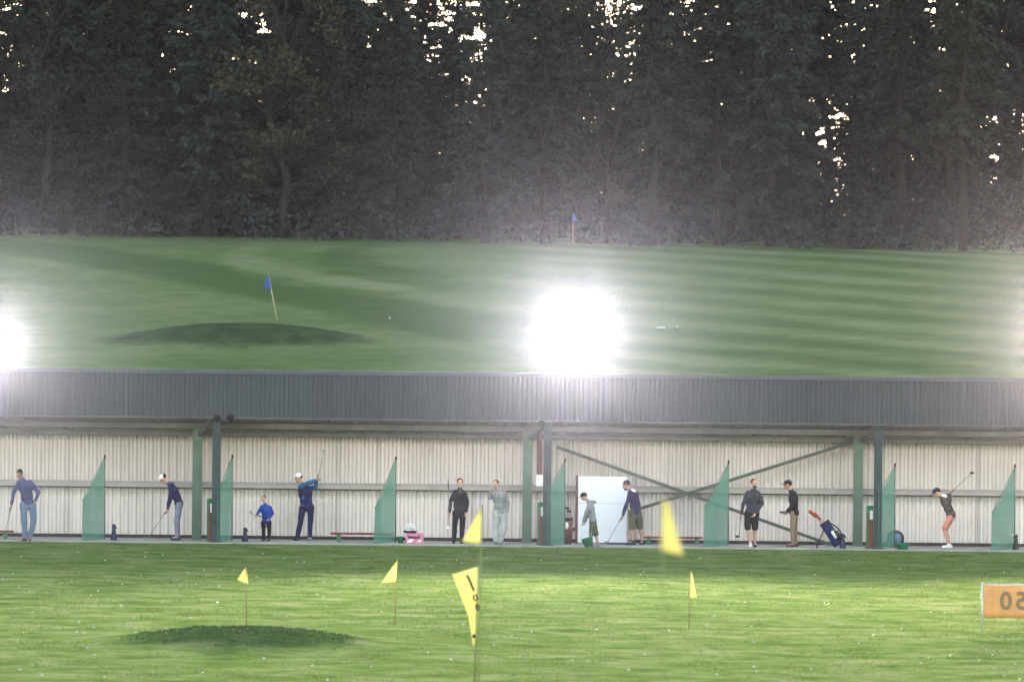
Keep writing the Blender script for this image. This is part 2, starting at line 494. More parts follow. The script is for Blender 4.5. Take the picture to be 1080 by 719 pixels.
for px in (73, 355, 398, 498, 730, 1031):
    p = at(px, 520, YW)
    MB().box((p.x-.012, YW-.096, .14), (p.x+.012, YW-.09, 1.38)).build('sheet_joint', M['rail'], shed)
    MB().box((p.x-.012, YW-.096, 1.57), (p.x+.012, YW-.09, ztop)).build('sheet_joint', M['rail'], shed)
# mid rail: a channel with a lip
r_ = MB(); r_.box((XL, YW-.28, 1.44), (XR, YW-.06, 1.55)).box((XL, YW-.31, 1.535), (XR, YW-.281, 1.565)).box((XL, YW-.31, 1.40), (XR, YW-.281, 1.445))
r_.build('mid_rail', M['rail'], shed)
# roof sheet falling to the back, seen from beneath
profile_sheet(XL, XR, 3.47, 2.95, .08, .2, .10, crown=.45, face=1, y1=3.2).build('roof_sheet', M['soffit'], shed)
tp = profile_sheet(XL, XR, 3.55, 3.03, .08, .2, .05, crown=.45, face=1, y1=3.2); tp.build('roof_covering', M['fascia'], shed)
# eaves beams
MB().box((XL, 1.90, 3.00), (XR, 2.06, 3.15)).build('purlin', M['beam'], shed)
MB().box((XL, 2.40, 2.80), (XR, 2.56, 2.94)).build('purlin', M['beam'], shed)
MB().box((XL, .06, 3.295), (XR, .16, 3.40)).build('eaves_beam', M['rail'], shed)
# fascia
zb, zf = 3.34, 4.50
profile_sheet(XL, XR, zb, zf, 0, .125, .022, crown=.42).build('fascia', M['fascia'], shed)
MB().box((XL, .03, zb+.02), (XR, .06, zf)).build('fascia_backing', M['fascia'], shed)
fl = MB(); fl.box((XL, -.045, 4.475), (XR, .14, 4.58)); fl.build('ridge_flashing', M['flash'], shed)
MB().box((XL, -.03, 3.315), (XR, .058, 3.343)).build('drip_trim', M['flash'], shed)
# laps between the fascia sheets
for px in (-20, 133, 302, 455, 640, 803, 960, 1075):
    p = at(px, 420, 0)
    MB().box((p.x-.012, -.034, zb+.01), (p.x+.02, -.024, zf-.03)).build('fascia_lap', M['flash'], shed)
# slab
MB().box((XL, 0, -.2), (XR, YW+.12, FLOOR)).build('floor_slab', M['concrete'], shed)
# green frame columns with knee braces and dark front posts
for px in (208, 556, 905):
    p = at(px, 515, 2.25)
    c = MB(); w = .125
    c.box((p.x-w, 2.14, FLOOR), (p.x+w, 2.156, 3.0)); c.box((p.x-w, 2.34, FLOOR), (p.x+w, 2.356, 3.0)); c.box((p.x-.01, 2.156, FLOOR), (p.x+.01, 2.34, 3.0))
    co = c.build('column', M['green_steel'], shed)
    MB().bar((p.x+.05, 2.1, 2.85), (p.x+.42, .3, 3.22), .07, .12).build('knee_brace', M['beam'], co)
for px in (228, 577, 926):
    p = at(px, 515, .32)
    po = MB().box((p.x-.105, .22, FLOOR), (p.x+.105, .42, 3.3)).build('post', M['dark_post'], shed, bevel=.008)
    MB().box((p.x-.17, .16, FLOOR), (p.x+.17, .48, FLOOR+.025)).build('base_plate', M['dark_post'], po)
# bracing across the middle bay
for (a, b_) in (((587, 471), (884, 577)), ((899, 466), (592, 562))):
    MB().bar(at(*a, 2.50), at(*b_, 2.50 if b_[0] > 700 else 2.42), .06, .085).build('brace', M['brace'], shed)
for px, py in ((569, 480),):
    p = at(px, 505, 2.1)
    pr = MB().tube([(p.x, 2.1, 1.7), (p.x, 2.1, 3.0)], .075).build('conduit', M['maroon'], shed)
    MB().box((p.x-.09, 2.0, 1.55), (p.x+.09, 2.1, 1.86)).build('junction_box', M['white_plastic'], pr, bevel=.01)

# twin lamps (unlit) at the head of the posts
def spot_fix(px, py, label):
    p = at(px, py, .05)
    e = empty('spotlight', p, label, 'spotlight', 'small black spotlights at the heads of the bay posts')
    mb = MB(); mb.lathe([(.02, -.02), (.07, 0), (.10, .10), (.10, .13), (.085, .13)], p, 14, Matrix.Rotation(R(115), 3, 'X'))
    mb.build('housing', M['black'], e, True)
    MB().box((p.x-.015, p.y, p.z+.02), (p.x+.015, p.y+.12, p.z+.16)).build('bracket', M['black'], e)
spot_fix(229, 439, 'left of the two small black spotlights over the left dark post')
spot_fix(243, 438.5, 'right of the two small black spotlights over the left dark post')
spot_fix(571, 445, 'single small spotlight under the fascia below the central floodlight')

# ------------------------------------------------------------------ strip lights under the roof
M['tube'] = emit('lit_tube', (1.0, .955, .955), STRIP)
SL = [(-45, 'off the left edge'), (60, 'above the man in jeans'), (165, 'above the golfer in the white cap'), (300, 'above the boy in blue'), (385, 'above the bench beside the swinging golfer'), (465, 'above the youth in black'), (525, 'above the youth in grey'),
      (640, 'above the white board'), (735, 'above the bench behind the blurred flag'), (815, 'above the bearded man'), (870, 'above the golf bag'), (965, 'above the golfer in salmon shorts'), (1050, 'above the pale net at the right'), (1125, 'off the right edge')]
for px, where in SL:
    p = at(px, 440, .62)
    e = empty('strip_light', (p.x, .38, 3.40), 'lit strip light under the roof edge ' + where, 'strip light', 'strip lights under the roof of the bays')
    MB().box((p.x-.62, .30, 3.362), (p.x+.62, .46, 3.41)).build('housing', M['white_plastic'], e, bevel=.008)
    MB().box((p.x-.60, .32, 3.338), (p.x+.60, .44, 3.360)).build('diffuser', M['tube'], e)
# ------------------------------------------------------------------ floodlights
M['lens'] = emit('lit_lens', (1.0, .97, .95), 400)
LAMP_E = 74000
def flood(px, py, label, k=1.0, tint=(1.0, .965, .88)):
    p = at(px, py, 4.6)
    base = Vector((p.x, 4.75, zt(p.x, 4.75)))
    e = empty('floodlight', base, label, 'floodlight', 'floodlights on poles behind the shed')
    MB().tube([base, (p.x, 4.75, p.z-.12)], [.07, .055], 12).build('pole', M['alu'], e, True)
    MB().box((p.x-.55, 4.70, p.z-.16), (p.x+.55, 4.80, p.z-.08)).build('crossarm', M['alu'], e)
    for dx in (-.215, .215):
        h = MB(); h.box((p.x+dx-.214, 4.62, p.z-.2), (p.x+dx+.214, 4.72, p.z+.2)); h.box((p.x+dx-.12, 4.72, p.z-.12), (p.x+dx+.12, 4.80, p.z+.12))
        ho = h.build('lamp_housing', M['black'], e)
        MB().box((p.x+dx-.212, 4.608, p.z-.17), (p.x+dx+.212, 4.618, p.z+.17)).build('lens', M['lens'], ho)
    ld = bpy.data.lights.new('flood_beam', 'SPOT')
    ld.energy = LAMP_E * k; ld.color = tint; ld.spot_size = R(44); ld.spot_blend = 1.0; ld.shadow_soft_size = .3
    lo = bpy.data.objects.new('flood_beam', ld); COL.objects.link(lo)
    lo.parent = e
    lo.location = Vector((p.x, 4.55, p.z)) - base
    aim = Vector((0, -1, -.005))
    lo.rotation_euler = aim.to_track_quat('-Z', 'Y').to_euler()
    return e
flood(605, 352, 'twin floodlight glaring white above the middle of the roof')
flood(-6, 362, 'twin floodlight glaring at the left end of the roof', .60)
flood(1134, 350, 'twin floodlight whose glare comes in past the right end of the roof', .95, (1.0, .86, .70))

# ------------------------------------------------------------------ divider nets
NETG = 'green divider nets between the bays'
def divider(pts, label, y0=.15, y1=1.25):
    """pts: apex, right bottom, left bottom, left shoulder (photo pixels); left edge at the front"""
    (ax, ay), (rx, ry), (lx, ly), (sx, sy) = pts
    A, S = at(ax, ay, y1), at(sx, sy, y0)
    B = Vector((at(rx, 560, y1).x, y1, FLOOR+.01)); C = Vector((at(lx, 560, y0).x, y0, FLOOR+.01))
    e = empty('bay_divider', (B + C)/2, label, 'divider net', NETG)
    mb = MB(); n, m = 8, 12
    for j in range(m+1):
        v = j/m
        for i in range(n+1):
            u = i/n
            top = S.lerp(A, u) if True else S
            top.z -= .06*math.sin(math.pi*u)
            p = C.lerp(B, u).lerp(top, v)
            w = .035*math.sin(9*u + 3*v + ax) * math.sin(math.pi*min(1, u*1.02))
            mb.v.append((p.x + w*.3, p.y + w, p.z))
    for j in range(m):
        for i in range(n):
            a = j*(n+1)+i
            mb.f.append((a, a+1, a+n+2, a+n+1))
    mb.build('net', M['net'], e, True)
    MB().tube([(B.x+.02, y1+.03, FLOOR), (A.x+.02, y1+.03, A.z+.03)], .018, 8).build('net_pole', M['green_steel'], e, True)
    MB().tube([(A.x+.02, y1+.03, A.z+.02), (A.x+.03, y1+.03, A.z+.12)], .026, 8).build('pole_cap', M['black'], e, True)
    MB().tube([(S.x, y0, S.z+.005), (A.x, y1, A.z+.005)], .012, 6).build('top_cord', M['green_steel'], e, True)
    return e
divider([(109.5, 484), (109.5, 570), (86.5, 570), (87, 528)], 'green divider net between the man in jeans and the golfer in the white cap')
divider([(244, 484), (244, 571), (229, 571), (229, 521)], 'green divider net against the dark post left of the boy in blue')
divider([(416.5, 486), (416.5, 573), (394, 573), (395.5, 536)], 'green divider net between the red bench and the pink box')
divider([(595, 488), (595, 576), (577.5, 576), (577.5, 517)], 'green divider net against the dark post left of the white board')
divider([(767.5, 490), (767.5, 577), (742, 577), (743, 535)], 'green divider net left of the bearded man in black shorts')
divider([(943, 493), (943, 578), (926, 578), (926.5, 520)], 'green divider net against the dark post right of the golf bag')
divider([(1069.5, 494), (1069.5, 581), (1045.5, 581), (1046, 541)], 'pale green divider net right of the golfer in salmon shorts')

# short timber posts with a green head
def ball_post(px, label, notice=True):
    p = at(px, 560, .55); p.z = FLOOR
    e = empty('timber_post', p, label, 'post', 'timber posts beside the dark bay posts')
    MB().box((p.x-.055, .50, FLOOR), (p.x+.085, .62, .98)).build('timber', M['wood'], e, bevel=.006)
    MB().box((p.x-.10, .52, FLOOR), (p.x-.06, .60, 1.16)).build('upright', M['green_paint'], e)
    MB().box((p.x-.058, .51, .985), (p.x+.085, .61, 1.17)).build('head', M['green_paint'], e, bevel=.01)
    MB().box((p.x-.01, .494, .80), (p.x+.07, .499, 1.04)).build('notice', M['white_plastic'], e)
ball_post(222, 'brown timber post with green head and notice, right of the golfer in grey trousers')
ball_post(570.5, 'brown timber post with white notice, between the green column and net in the centre')
ball_post(917.5, 'brown timber post with green head, right of the leaning golf bag')

# benches
def bench(x0, x1, pyseat, y, legs, label):
    a, b_ = at(x0, pyseat, y), at(x1, pyseat, y)
    e = empty('bench', ((a.x+b_.x)/2, y, FLOOR), label, 'bench', 'red benches in the bays')
    s = MB(); s.box((a.x, y-.16, a.z-.03), (b_.x, y-.02, a.z+.02)); s.box((a.x, y+.0, a.z-.03), (b_.x, y+.14, a.z+.02))
    s.build('seat', M['red'], e, bevel=.006)
    for lx in legs:
        q = at(lx, pyseat, y).x
        l = MB(); l.box((q-.05, y-.14, FLOOR), (q+.05, y-.08, a.z-.031)); l.box((q-.05, y+.06, FLOOR), (q+.05, y+.12, a.z-.031)); l.box((q-.035, y-.079, .2), (q+.035, y+.059, .25))
        l.build('leg', M['green_paint'], e)
bench(-32, 14.5, 559.5, .9, (-24, 5.5), 'red bench with green legs at the left edge beside the man in jeans')
bench(348.5, 412, 562, 1.6, (357.5, 405), 'red bench with green legs between the swinging golfer and a divider net')
bench(676, 741, 566, 2.2, (684, 735), 'red bench behind the blurred flag, left of the net by the bearded man')

# white board
def board():
    y = 2.05
    a, b_ = at(610, 502, y), at(661.5, 502.5, y)
    zt_ = a.z
    e = empty('white_board', ((a.x+b_.x)/2, y, FLOOR), 'tall white board standing behind the boy with the green bucket', 'board')
    MB().box((a.x, y-.03, FLOOR+.03), (b_.x, y+.03, zt_)).build('panel', M['white'], e, bevel=.006)
    MB().box((a.x-.07, y-.02, FLOOR), (a.x-.002, y+.05, zt_+.02)).build('edge_batten', M['maroon'], e)
    MB().box((b_.x+.002, y-.02, FLOOR), (b_.x+.05, y+.05, zt_)).build('edge_batten', M['rail'], e)
    MB().box((a.x+.01, y-.034, zt_-.72), (b_.x-.01, y-.031, zt_-.712)).build('panel_seam', M['rail'], e)
    c = at(653, 573, y-.15)
    solo(MB().box((c.x-.32, y-.5, FLOOR+.002), (c.x+.30, y-.06, FLOOR+.045)), 'floor_mat', M['navy_plastic'], 'dark blue mat on the floor below the white board', 'mat')
board()

# small stands at the feet of the nets
def stand(px, h, m, label, y=.95, face=1):
    p = at(px, 565, y); z = FLOOR
    e = empty('club_stand', (p.x, y, z), label, 'club stand', 'small dark stands at the feet of the nets')
    b = MB(); b.lathe([(.09, 0), (.085, .03), (.05, h*.55), (.045, h*.8), (.055, h*.9), (.02, h*.93)], (p.x, y, z), 12)
    b.build('body', m, e, True)
    t = MB(); pts = [Vector((p.x + face*(.045 + .06*math.sin(a)), y-.02, z + h*.78 - .06*math.cos(a)*1.1)) for a in [k*math.pi/8 for k in range(0, 9)]]
    t.tube(pts, .008, 6).build('handle', M['white_plastic'], e, True)
    MB().cone((p.x, y-.02, z+h*.86), (p.x+face*.08, y-.05, z+h*.70), .03, .016).build('clip', M['black'], e, True)
stand(120, .46, M['navy_plastic'], 'small dark blue stand with pale loop behind the golfer in the white cap')
stand(258.5, .40, M['navy_plastic'], 'small dark blue stand with pale loop left of the boy in blue')
stand(1071.5, .44, M['black'], 'small black stand at the right edge behind the pale net', face=-1)
stand(889, .42, M['navy_plastic'], 'small dark blue stand beside the leaning golf bag', y=.6)

# pink box with ball basket on it
def boxes():
    y = .9
    a, b_ = at(428, 573, y), at(446.5, 562, y)
    e = empty('pink_box', ((a.x+b_.x)/2, y, FLOOR), 'pink and white cardboard box with dark lettering on the bay floor', 'box')
    MB().box((a.x, y-.17, FLOOR), (b_.x, y+.17, b_.z)).build('carton', M['pink'], e, bevel=.006)
    w = MB()
    w.add([(a.x+.02, y-.173, FLOOR+.03), (a.x+.16, y-.173, FLOOR+.03), (a.x+.22, y-.173, FLOOR+.11), (a.x+.12, y-.173, FLOOR+.13)], [(0,1,2,3)])
    w.add([(b_.x-.16, y-.173, FLOOR+.05), (b_.x-.05, y-.173, FLOOR+.05), (b_.x-.09, y-.173, FLOOR+.11)], [(0,1,2)])
    w.build('white_patch', M['white_plastic'], e)
    s = MB(); pts = [Vector((lerp(a.x+.06, b_.x-.08, i/40), y-.178, FLOOR+.165+.035*math.sin(i*1.25)+.012*math.sin(i*.4))) for i in range(41)]
    s.tube(pts, .009, 5).build('lettering', M['black'], e)
    z0 = b_.z
    cx = at(432.5, 560, y).x
    e2 = empty('ball_basket', (cx, y, z0), 'black based basket heaped with white balls on the pink box', 'basket')
    MB().lathe([(.15, 0), (.185, .05), (.185, .06), (.16, .06)], (cx, y, z0), 20).build('tray', M['black'], e2, True)
    hp = MB(); rr = random.Random(5)
    for k in range(70):
        a_ = rr.uniform(0, 6.28); q = math.sqrt(rr.random()); hh = .21*(1-q*q)
        hp.ell((cx + .15*q*math.cos(a_), y + .15*q*math.sin(a_), z0+.075+hh*rr.uniform(.6, 1)), (.0215,)*3, None, 8, 6)
    hb = hp.build('ball_heap', M['white_plastic'], e2, True); hb['kind'] = 'stuff'
    p = at(422.5, 570, y)
    solo(MB().lathe([(.07, 0), (.085, .17), (.09, .18), (.075, .18), (.065, .03)], (p.x, y, FLOOR), 16), 'ball_bucket', M['green_paint'], 'small dark green bucket left of the pink box', 'bucket', smooth=True)
boxes()

# green tub and the round bag behind it
def tub():
    y = .35
    p = at(951.5, 575, y)
    e = empty('green_tub', (p.x, y, FLOOR), 'shallow bright green tub at the foot of the net right of the dark post', 'tub')
    MB().lathe([(.14, 0), (.185, .13), (.20, .14), (.20, .15), (.175, .15), (.13, .02)], (p.x, y, FLOOR), 22).build('body', M['green_tub'], e, True)
    MB().lathe([(.196, .136), (.212, .14), (.212, .155), (.196, .158)], (p.x, y, FLOOR), 22).build('rim', M['green_paint'], e, True)
    y2 = 1.5; q = at(944.5, 567, y2)
    e2 = empty('round_bag', (q.x, y2, FLOOR), 'round black rimmed bag with pale blue side, behind the bright green tub', 'bag')
    Mx = Matrix.Rotation(R(90), 3, 'X')
    MB().lathe([(.16, -.06), (.23, -.05), (.235, 0), (.23, .05), (.16, .06)], (q.x, y2, FLOOR+.235), 26, Mx).build('rim', M['black'], e2, True)
    MB().lathe([(.02, -.01), (.155, 0), (.155, .02), (.02, .03)], (q.x, y2-.07, FLOOR+.235), 22, Mx).build('side_panel', cloth('pale_blue_cloth', (.12, .19, .32)), e2, True)
tub()

# golf bags
M['bag_blue'] = cloth('blue_bag', (.012, .022, .085))
M['club_cover'] = cloth('red_cover', (.30, .045, .03))
def golf_bag():
    y = .7
    a = at(884, 577, y); a.z = FLOOR + .1; b_ = at(869.5, 551, y)
    d = (b_-a).normalized()
    e = empty('golf_bag', (a.x, y, FLOOR), 'blue and black golf bag with red headcovers leaning left beside the green column', 'golf bag')
    MB().tube([a - d*.02, a+d*.05, a.lerp(b_, .5), b_], [.13, .145, .13, .14], 14).build('body', M['bag_blue'], e, True)
    MB().tube([b_ - d*.05, b_+d*.02], [.148, .15], 14).build('collar', M['black'], e, True)
    n = Vector((-d.z, 0, d.x))
    MB().tube([a.lerp(b_, .1)-n*.13+Vector((0,-.08,0)), a.lerp(b_, .5)-n*.12+Vector((0,-.1,0))], [.075, .06], 10).build('pocket', M['black'], e, True)
    MB().tube([a.lerp(b_, .3)+Vector((.05,-.125,0)), a.lerp(b_, .62)+Vector((.05,-.12,0))], [.04, .04], 8).build('pocket', M['white_plastic'], e, True)
    st = MB(); pts = [a.lerp(b_, t)+Vector((.13+.09*math.sin(math.pi*t), -.05, .08*math.sin(math.pi*t))) for t in [i/8 for i in range(9)]]
    st.tube(pts, .022, 6).build('strap', M['black'], e, True)
    l = MB(); l.bar(b_ - d*.15 + Vector((-.08, -.05, 0)), (b_.x-.22, y-.25, FLOOR), .022, .022); l.build('leg', M['black'], e)
    l = MB(); l.bar(b_ - d*.15 + Vector((-.08, .05, 0)), (b_.x-.18, y+.25, FLOOR), .022, .022); l.build('leg', M['black'], e)
    for k, (ox, oy, ln) in enumerate(((-.04, -.06, .34), (.04, -.03, .26), (-.01, .06, .22))):
        q = b_ + Vector((ox, oy, 0)); t = q + d*ln + Vector((-.10, 0, 0))
        c = MB(); c.tube([q - d*.3, t], .007, 6)
        co = solo(c, 'golf_club', M['steel'], ['golf club with long red cover standing foremost in the blue golf bag', 'golf club with short red cover in the middle of the blue golf bag', 'bare headed golf club at the back of the blue golf bag'][k], 'golf club', 'golf clubs in the blue bag', base=q)
        hd = MB(); hd.cone(t - d*.14, t + Vector((-.055, 0, .01)), .034, .048) if k < 2 else hd.cone(t, t + Vector((-.06, 0, .0)), .02, .024)
        hd.build('head_cover' if k < 2 else 'club_head', M['club_cover'] if k < 2 else M['steel'], co, True)
golf_bag()
def bag_behind():
    y = 1.6
    p = at(599, 574, y); 
    e = empty('golf_bag', (p.x, y, FLOOR), 'dark upright golf bag with red and white pockets half hidden behind the central net', 'golf bag')
    MB().tube([(p.x, y, FLOOR), (p.x, y, .35), (p.x+.02, y, .70)], [.10, .11, .10], 14).build('body', M['maroon'], e, True)
    MB().tube([(p.x+.02, y, .66), (p.x+.02, y, .74)], [.108, .11], 14).build('collar', M['black'], e, True)
    MB().ell((p.x-.05, y-.11, .52), (.06, .04, .10)).build('pocket', M['white_plastic'], e, True)
    MB().ell((p.x+.05, y-.10, .40), (.05, .04, .12)).build('pocket', M['red'], e, True)
    for k, (ox, t) in enumerate(((-.03, (.0, .98)), (.05, (.06, .90)))):
        c = MB(); c.tube([(p.x+ox, y, .5), (p.x+t[0], y, t[1])], .008, 6)
        co = solo(c, 'golf_club', M['steel'], ['golf club standing tallest in the dark bag behind the central net', 'shorter golf club in the dark bag behind the central net'][k], 'golf club')
        MB().cone((p.x+t[0], y, t[1]), (p.x+t[0]-.08, y, t[1]+.01), .028, .034).build('club_head', M['black'], co, True)
bag_behind()

def club(grip, tip, label, head='iron', headdir=(-1, 0, 0), hm='steel'):
    """club from the butt of the grip to the head"""
    g0, t = Vector(grip), Vector(tip)
    d = (t-g0).normalized()
    c = MB(); c.tube([g0 + d*.24, t], [.0105, .008], 8)
    o = solo(c, 'golf_club', M['steel'], label, 'golf club', 'golf clubs held by the players', True, base=g0)
    MB().tube([g0, g0 + d*.26], [.015, .012], 8).build('grip', M['black'], o, True)
    hd = Vector(headdir)
    if head == 'iron':
        MB().bar(t - hd*.005, t + hd*.085, .022, .05).build('club_head', M[hm], o, bevel=.006)
    else:
        MB().ell(t + hd*.045, (.062, .05, .034)).build('club_head', M[hm], o, True)
    return o

# ------------------------------------------------------------------ people
TMP = bpy.data.scenes.new('scratch')
def remesh(mb, vox, smooth=3, wob=0.0, seed=0):
    me = bpy.data.meshes.new('tmp'); me.from_pydata(mb.v, [], mb.f); me.update()
    o = bpy.data.objects.new('tmp', me); TMP.collection.objects.link(o)
    m = o.modifiers.new('r', 'REMESH'); m.mode = 'VOXEL'; m.voxel_size = vox; m.use_smooth_shade = True
    if smooth:
        s = o.modifiers.new('s', 'SMOOTH'); s.iterations = smooth; s.factor = .5
    vl = TMP.view_layers[0]; vl.update(); dg = vl.depsgraph
    ev = o.evaluated_get(dg)
    out = bpy.data.meshes.new_from_object(ev)
    if wob:
        for v in out.vertices:
            p = v.co
            k = wob*(mnoise.noise(Vector((p.x*7+seed, p.y*7, p.z*4.5))) + .6*mnoise.noise(Vector((p.x*16, p.y*16+seed, p.z*9))))
            v.co = p + v.normal*k
    bpy.data.objects.remove(o); bpy.data.meshes.remove(me)
    return out
def put(me, name, m, parent):
    inv = world_of(parent).inverted(); me.transform(inv)
    me.name = name
    me.materials.clear(); me.materials.append(m)
    me.polygons.foreach_set('use_smooth', [True]*len(me.polygons))
    o = bpy.data.objects.new(name, me); COL.objects.link(o); o.parent = parent
    return o
SKIN = [mat('skin_fair', (.50, .30, .22), .55, var=.08, scale=8), mat('skin_tan', (.38, .22, .16), .55, var=.08, scale=8)]
M['eye'] = mat('eye_dark', (.02, .015, .012), .3, var=.1)
M['lip'] = mat('lips', (.33, .13, .11), .5, var=.1)

def person(sp):
    """joints are given as photo pixels (+ depth offset in metres)"""
    fx, fy = sp['feet']
    fp = on_plane(fx, fy, FLOOR); y0 = fp.y
    Jt = {}
    for k, q in sp['j'].items():
        Jt[k] = at(q[0], q[1], y0 + (q[2] if len(q) > 2 else 0))
    s = sp.get('s', 1.0)
    e = empty('person', (fp.x, fp.y, FLOOR), sp['label'], 'person')
    f = R(sp.get('face', 0)); pit = R(sp.get('pitch', 0))
    fw = Vector((-math.sin(f)*math.cos(pit), -math.cos(f)*math.cos(pit), -math.sin(pit)))
    side = fw.cross(Vector((0, 0, 1))).normalized()
    up = side.cross(fw).normalized()
    tilt = Matrix.Rotation(R(sp.get('tilt', 0)), 3, fw)
    side, up = tilt @ side, tilt @ up
    HM = Matrix((side, fw, up)).transposed()      # local x = side, y = forward, z = up
    H = Jt['head']
    bf = R(sp.get('body', sp.get('face', 0)))
    bfw = Vector((-math.sin(bf), -math.cos(bf), 0)); bsd = Vector((-bfw.y, bfw.x, 0))
    mid = (Jt['sL'] + Jt['sR'])/2
    for q in ('sL', 'sR'):
        v = mid - Jt[q]; Jt[q] = Jt[q] + v*min(.28, .05*s/max(v.length, .01)) + Vector((0, 0, -.018*s))
    sh = (Jt['sL'] + Jt['sR'])/2; hp = (Jt['hL'] + Jt['hR'])/2
    neck = sh + Vector((0, 0, .05*s)) + bfw*.0
    def hd(x, y, z): return H + HM @ (Vector((x, y, z))*s)
    def torso(b, k=1.0, low=0.0):
        ax = (sh - hp)
        chest = hp + ax*.72; belly = hp + ax*.35
        T = Matrix((bsd, bfw, ax.normalized())).transposed()
        # orthonormalise
        z = ax.normalized(); x = (bsd - z*bsd.dot(z)).normalized(); y = z.cross(x); T = Matrix((x, y, z)).transposed()
        b.ell(chest, (.175*s*k, .115*s*k, .20*s), T); b.ell(belly, (.15*s*k, .108*s*k, .20*s), T)
        b.ell(hp + ax*low, (.165*s*k, .115*s*k, .14*s), T)
        for q in ('sL', 'sR'): b.cone(chest + ax*.1, Jt[q]-(Jt[q]-sh)*.12, .09*s*k, .062*s*k)
        b.cone(sh - ax*.08, sh + (H-sh)*.35, .085*s*k, .058*s*k)
    # ---- body, one continuous surface
    b = MB()
    b.ell(hd(0, -.012, .022), (.078*s, .098*s, .098*s), HM); b.ell(hd(0, .022, -.045), (.060*s, .070*s, .078*s), HM)
    b.cone(hd(0, .05, -.09), hd(0, .07, -.085), .03*s, .022*s)
    b.cone(hd(0, .088, .012), hd(0, .112, -.028), .011*s, .018*s)
    for q in (-1, 1): b.ell(hd(q*.080, -.005, -.01), (.012*s, .022*s, .034*s), HM)
    b.cone(neck - Vector((0,0,.05*s)), hd(0, -.02, -.05), .062*s, .055*s)
    torso(b, .9)
    for q in 'LR':
        S_, E_, W_ = Jt['s'+q], Jt['e'+q], Jt['w'+q]
        b.cone(S_, E_, .050*s, .038*s); b.cone(E_, W_, .038*s, .026*s)
        # hand: palm, four fingers, thumb
        d = (W_ - E_).normalized()
        if 'hand'+q in sp: d = Vector(sp['hand'+q]).normalized()
        inw = Vector((0, -1, 0)) if abs(d.y) < .8 else Vector((1, 0, 0))
        inw = (inw - d*inw.dot(d)).normalized(); acr = d.cross(inw)
        b.cone(W_, W_ + d*.07*s, .026*s, .034*s); b.ell(W_ + d*.06*s, (.036*s, .036*s, .036*s))
        for i, ln in enumerate((.062, .072, .068, .052)):
            o = (i-1.5)*.020*s
            p0 = W_ + d*.085*s + inw*o; p1 = p0 + d*ln*.55*s + acr*.012*s; p2 = p1 + (d*.5 + acr*.85).normalized()*ln*.6*s
            b.cone(p0, p1, .0105*s, .010*s, 8); b.cone(p1, p2, .010*s, .008*s, 8)
        p0 = W_ + d*.035*s + inw*-.03*s; p1 = p0 + (d*.6 - inw*.7 + acr*.3).normalized()*.045*s; p2 = p1 + (d*.8 + acr*.6).normalized()*.032*s
        b.cone(p0, p1, .014*s, .011*s, 8); b.cone(p1, p2, .011*s, .009*s, 8)
        Hh, K_, A_ = Jt['h'+q], Jt['k'+q], Jt['a'+q]
        b.cone(Hh, K_, .078*s, .052*s); 
        cm = K_.lerp(A_, .3) + Vector((0, .012, 0)); b.cone(K_, cm, .050*s, .054*s); b.cone(cm, A_, .054*s, .036*s)
        toe = Vector(sp.get('toe'+q, sp.get('toe', tuple(bfw)))).normalized()
        b.cone(A_ + Vector((0,0,-.035*s)), A_ + Vector((0,0,-.05*s)) + toe*.13*s, .036*s, .03*s)
    put(remesh(b, .0098, 2), 'body', SKIN[sp.get('skin', 0)], e)
    for q in (-1, 1): 
        MB().ell(hd(q*.032, .083, .005), (.013*s, .008*s, .009*s), HM, 8, 6).build('eye', M['eye'], e, True)
    MB().ell(hd(0, .092, -.062), (.024*s, .006*s, .007*s), HM, 8, 6).build('mouth', M['lip'], e, True)
    # ---- top
    t = MB(); torso(t, 1.12, .06)
    tl = sp.get('sleeve', 1.0)
    for q in 'LR':
        S_, E_, W_ = Jt['s'+q], Jt['e'+q], Jt['w'+q]
        t.cone(S_, E_, .064*s, .055*s); 
        if tl > .5: t.cone(E_, E_.lerp(W_, .97), .056*s, .043*s)
    if sp.get('hood'): 
        z = (H-sh).normalized()
        t.ell(neck - bfw*.09*s + Vector((0,0,.0)), (.11*s, .07*s, .07*s))
    put(remesh(t, .016, 2, .014, fx), sp['top'][0], sp['top'][1], e)
    if 'collar' in sp:
        c = MB(); c.cone(sh + Vector((0,0,.0)), sh + (H-sh)*.30, .098*s, .075*s)
        if sp.get('collar_wide'):
            for q in 'LR': c.cone(sh + Vector((0, 0, .02)), sh.lerp(Jt['s'+q], .75) + Vector((0, 0, .03)), .07*s, .052*s)
        put(remesh(c, .016, 2), 'collar', sp['collar'], e)
    if 'vest' in sp:
        b_ = MB(); torso(b_, 1.17, .04); put(remesh(b_, .016, 2, .010, fx+5), 'vest', sp['vest'], e)
    # ---- trousers or shorts
    w = sp.get('loose', 1.0)
    t = MB()
    ax = (sh-hp).normalized()
    t.ell(hp, (.165*s*(.5+.5*w), .120*s*(.6+.4*w), .13*s), Matrix((bsd, bfw, Vector((0, 0, 1)))).transposed())
    for q in 'LR':
        Hh, K_, A_ = Jt['h'+q], Jt['k'+q], Jt['a'+q]
        if sp.get('shorts'):
            t.cone(Hh, Hh.lerp(K_, sp['shorts']), .098*s*w, .088*s*w)
        else:
            t.cone(Hh, K_, .098*s*w, .074*s*w); t.cone(K_, A_ + Vector((0,0,.0)), .074*s*w, .062*s*w)
    put(remesh(t, .016, 2, .012, fx+3), sp['bottom'][0], sp['bottom'][1], e)
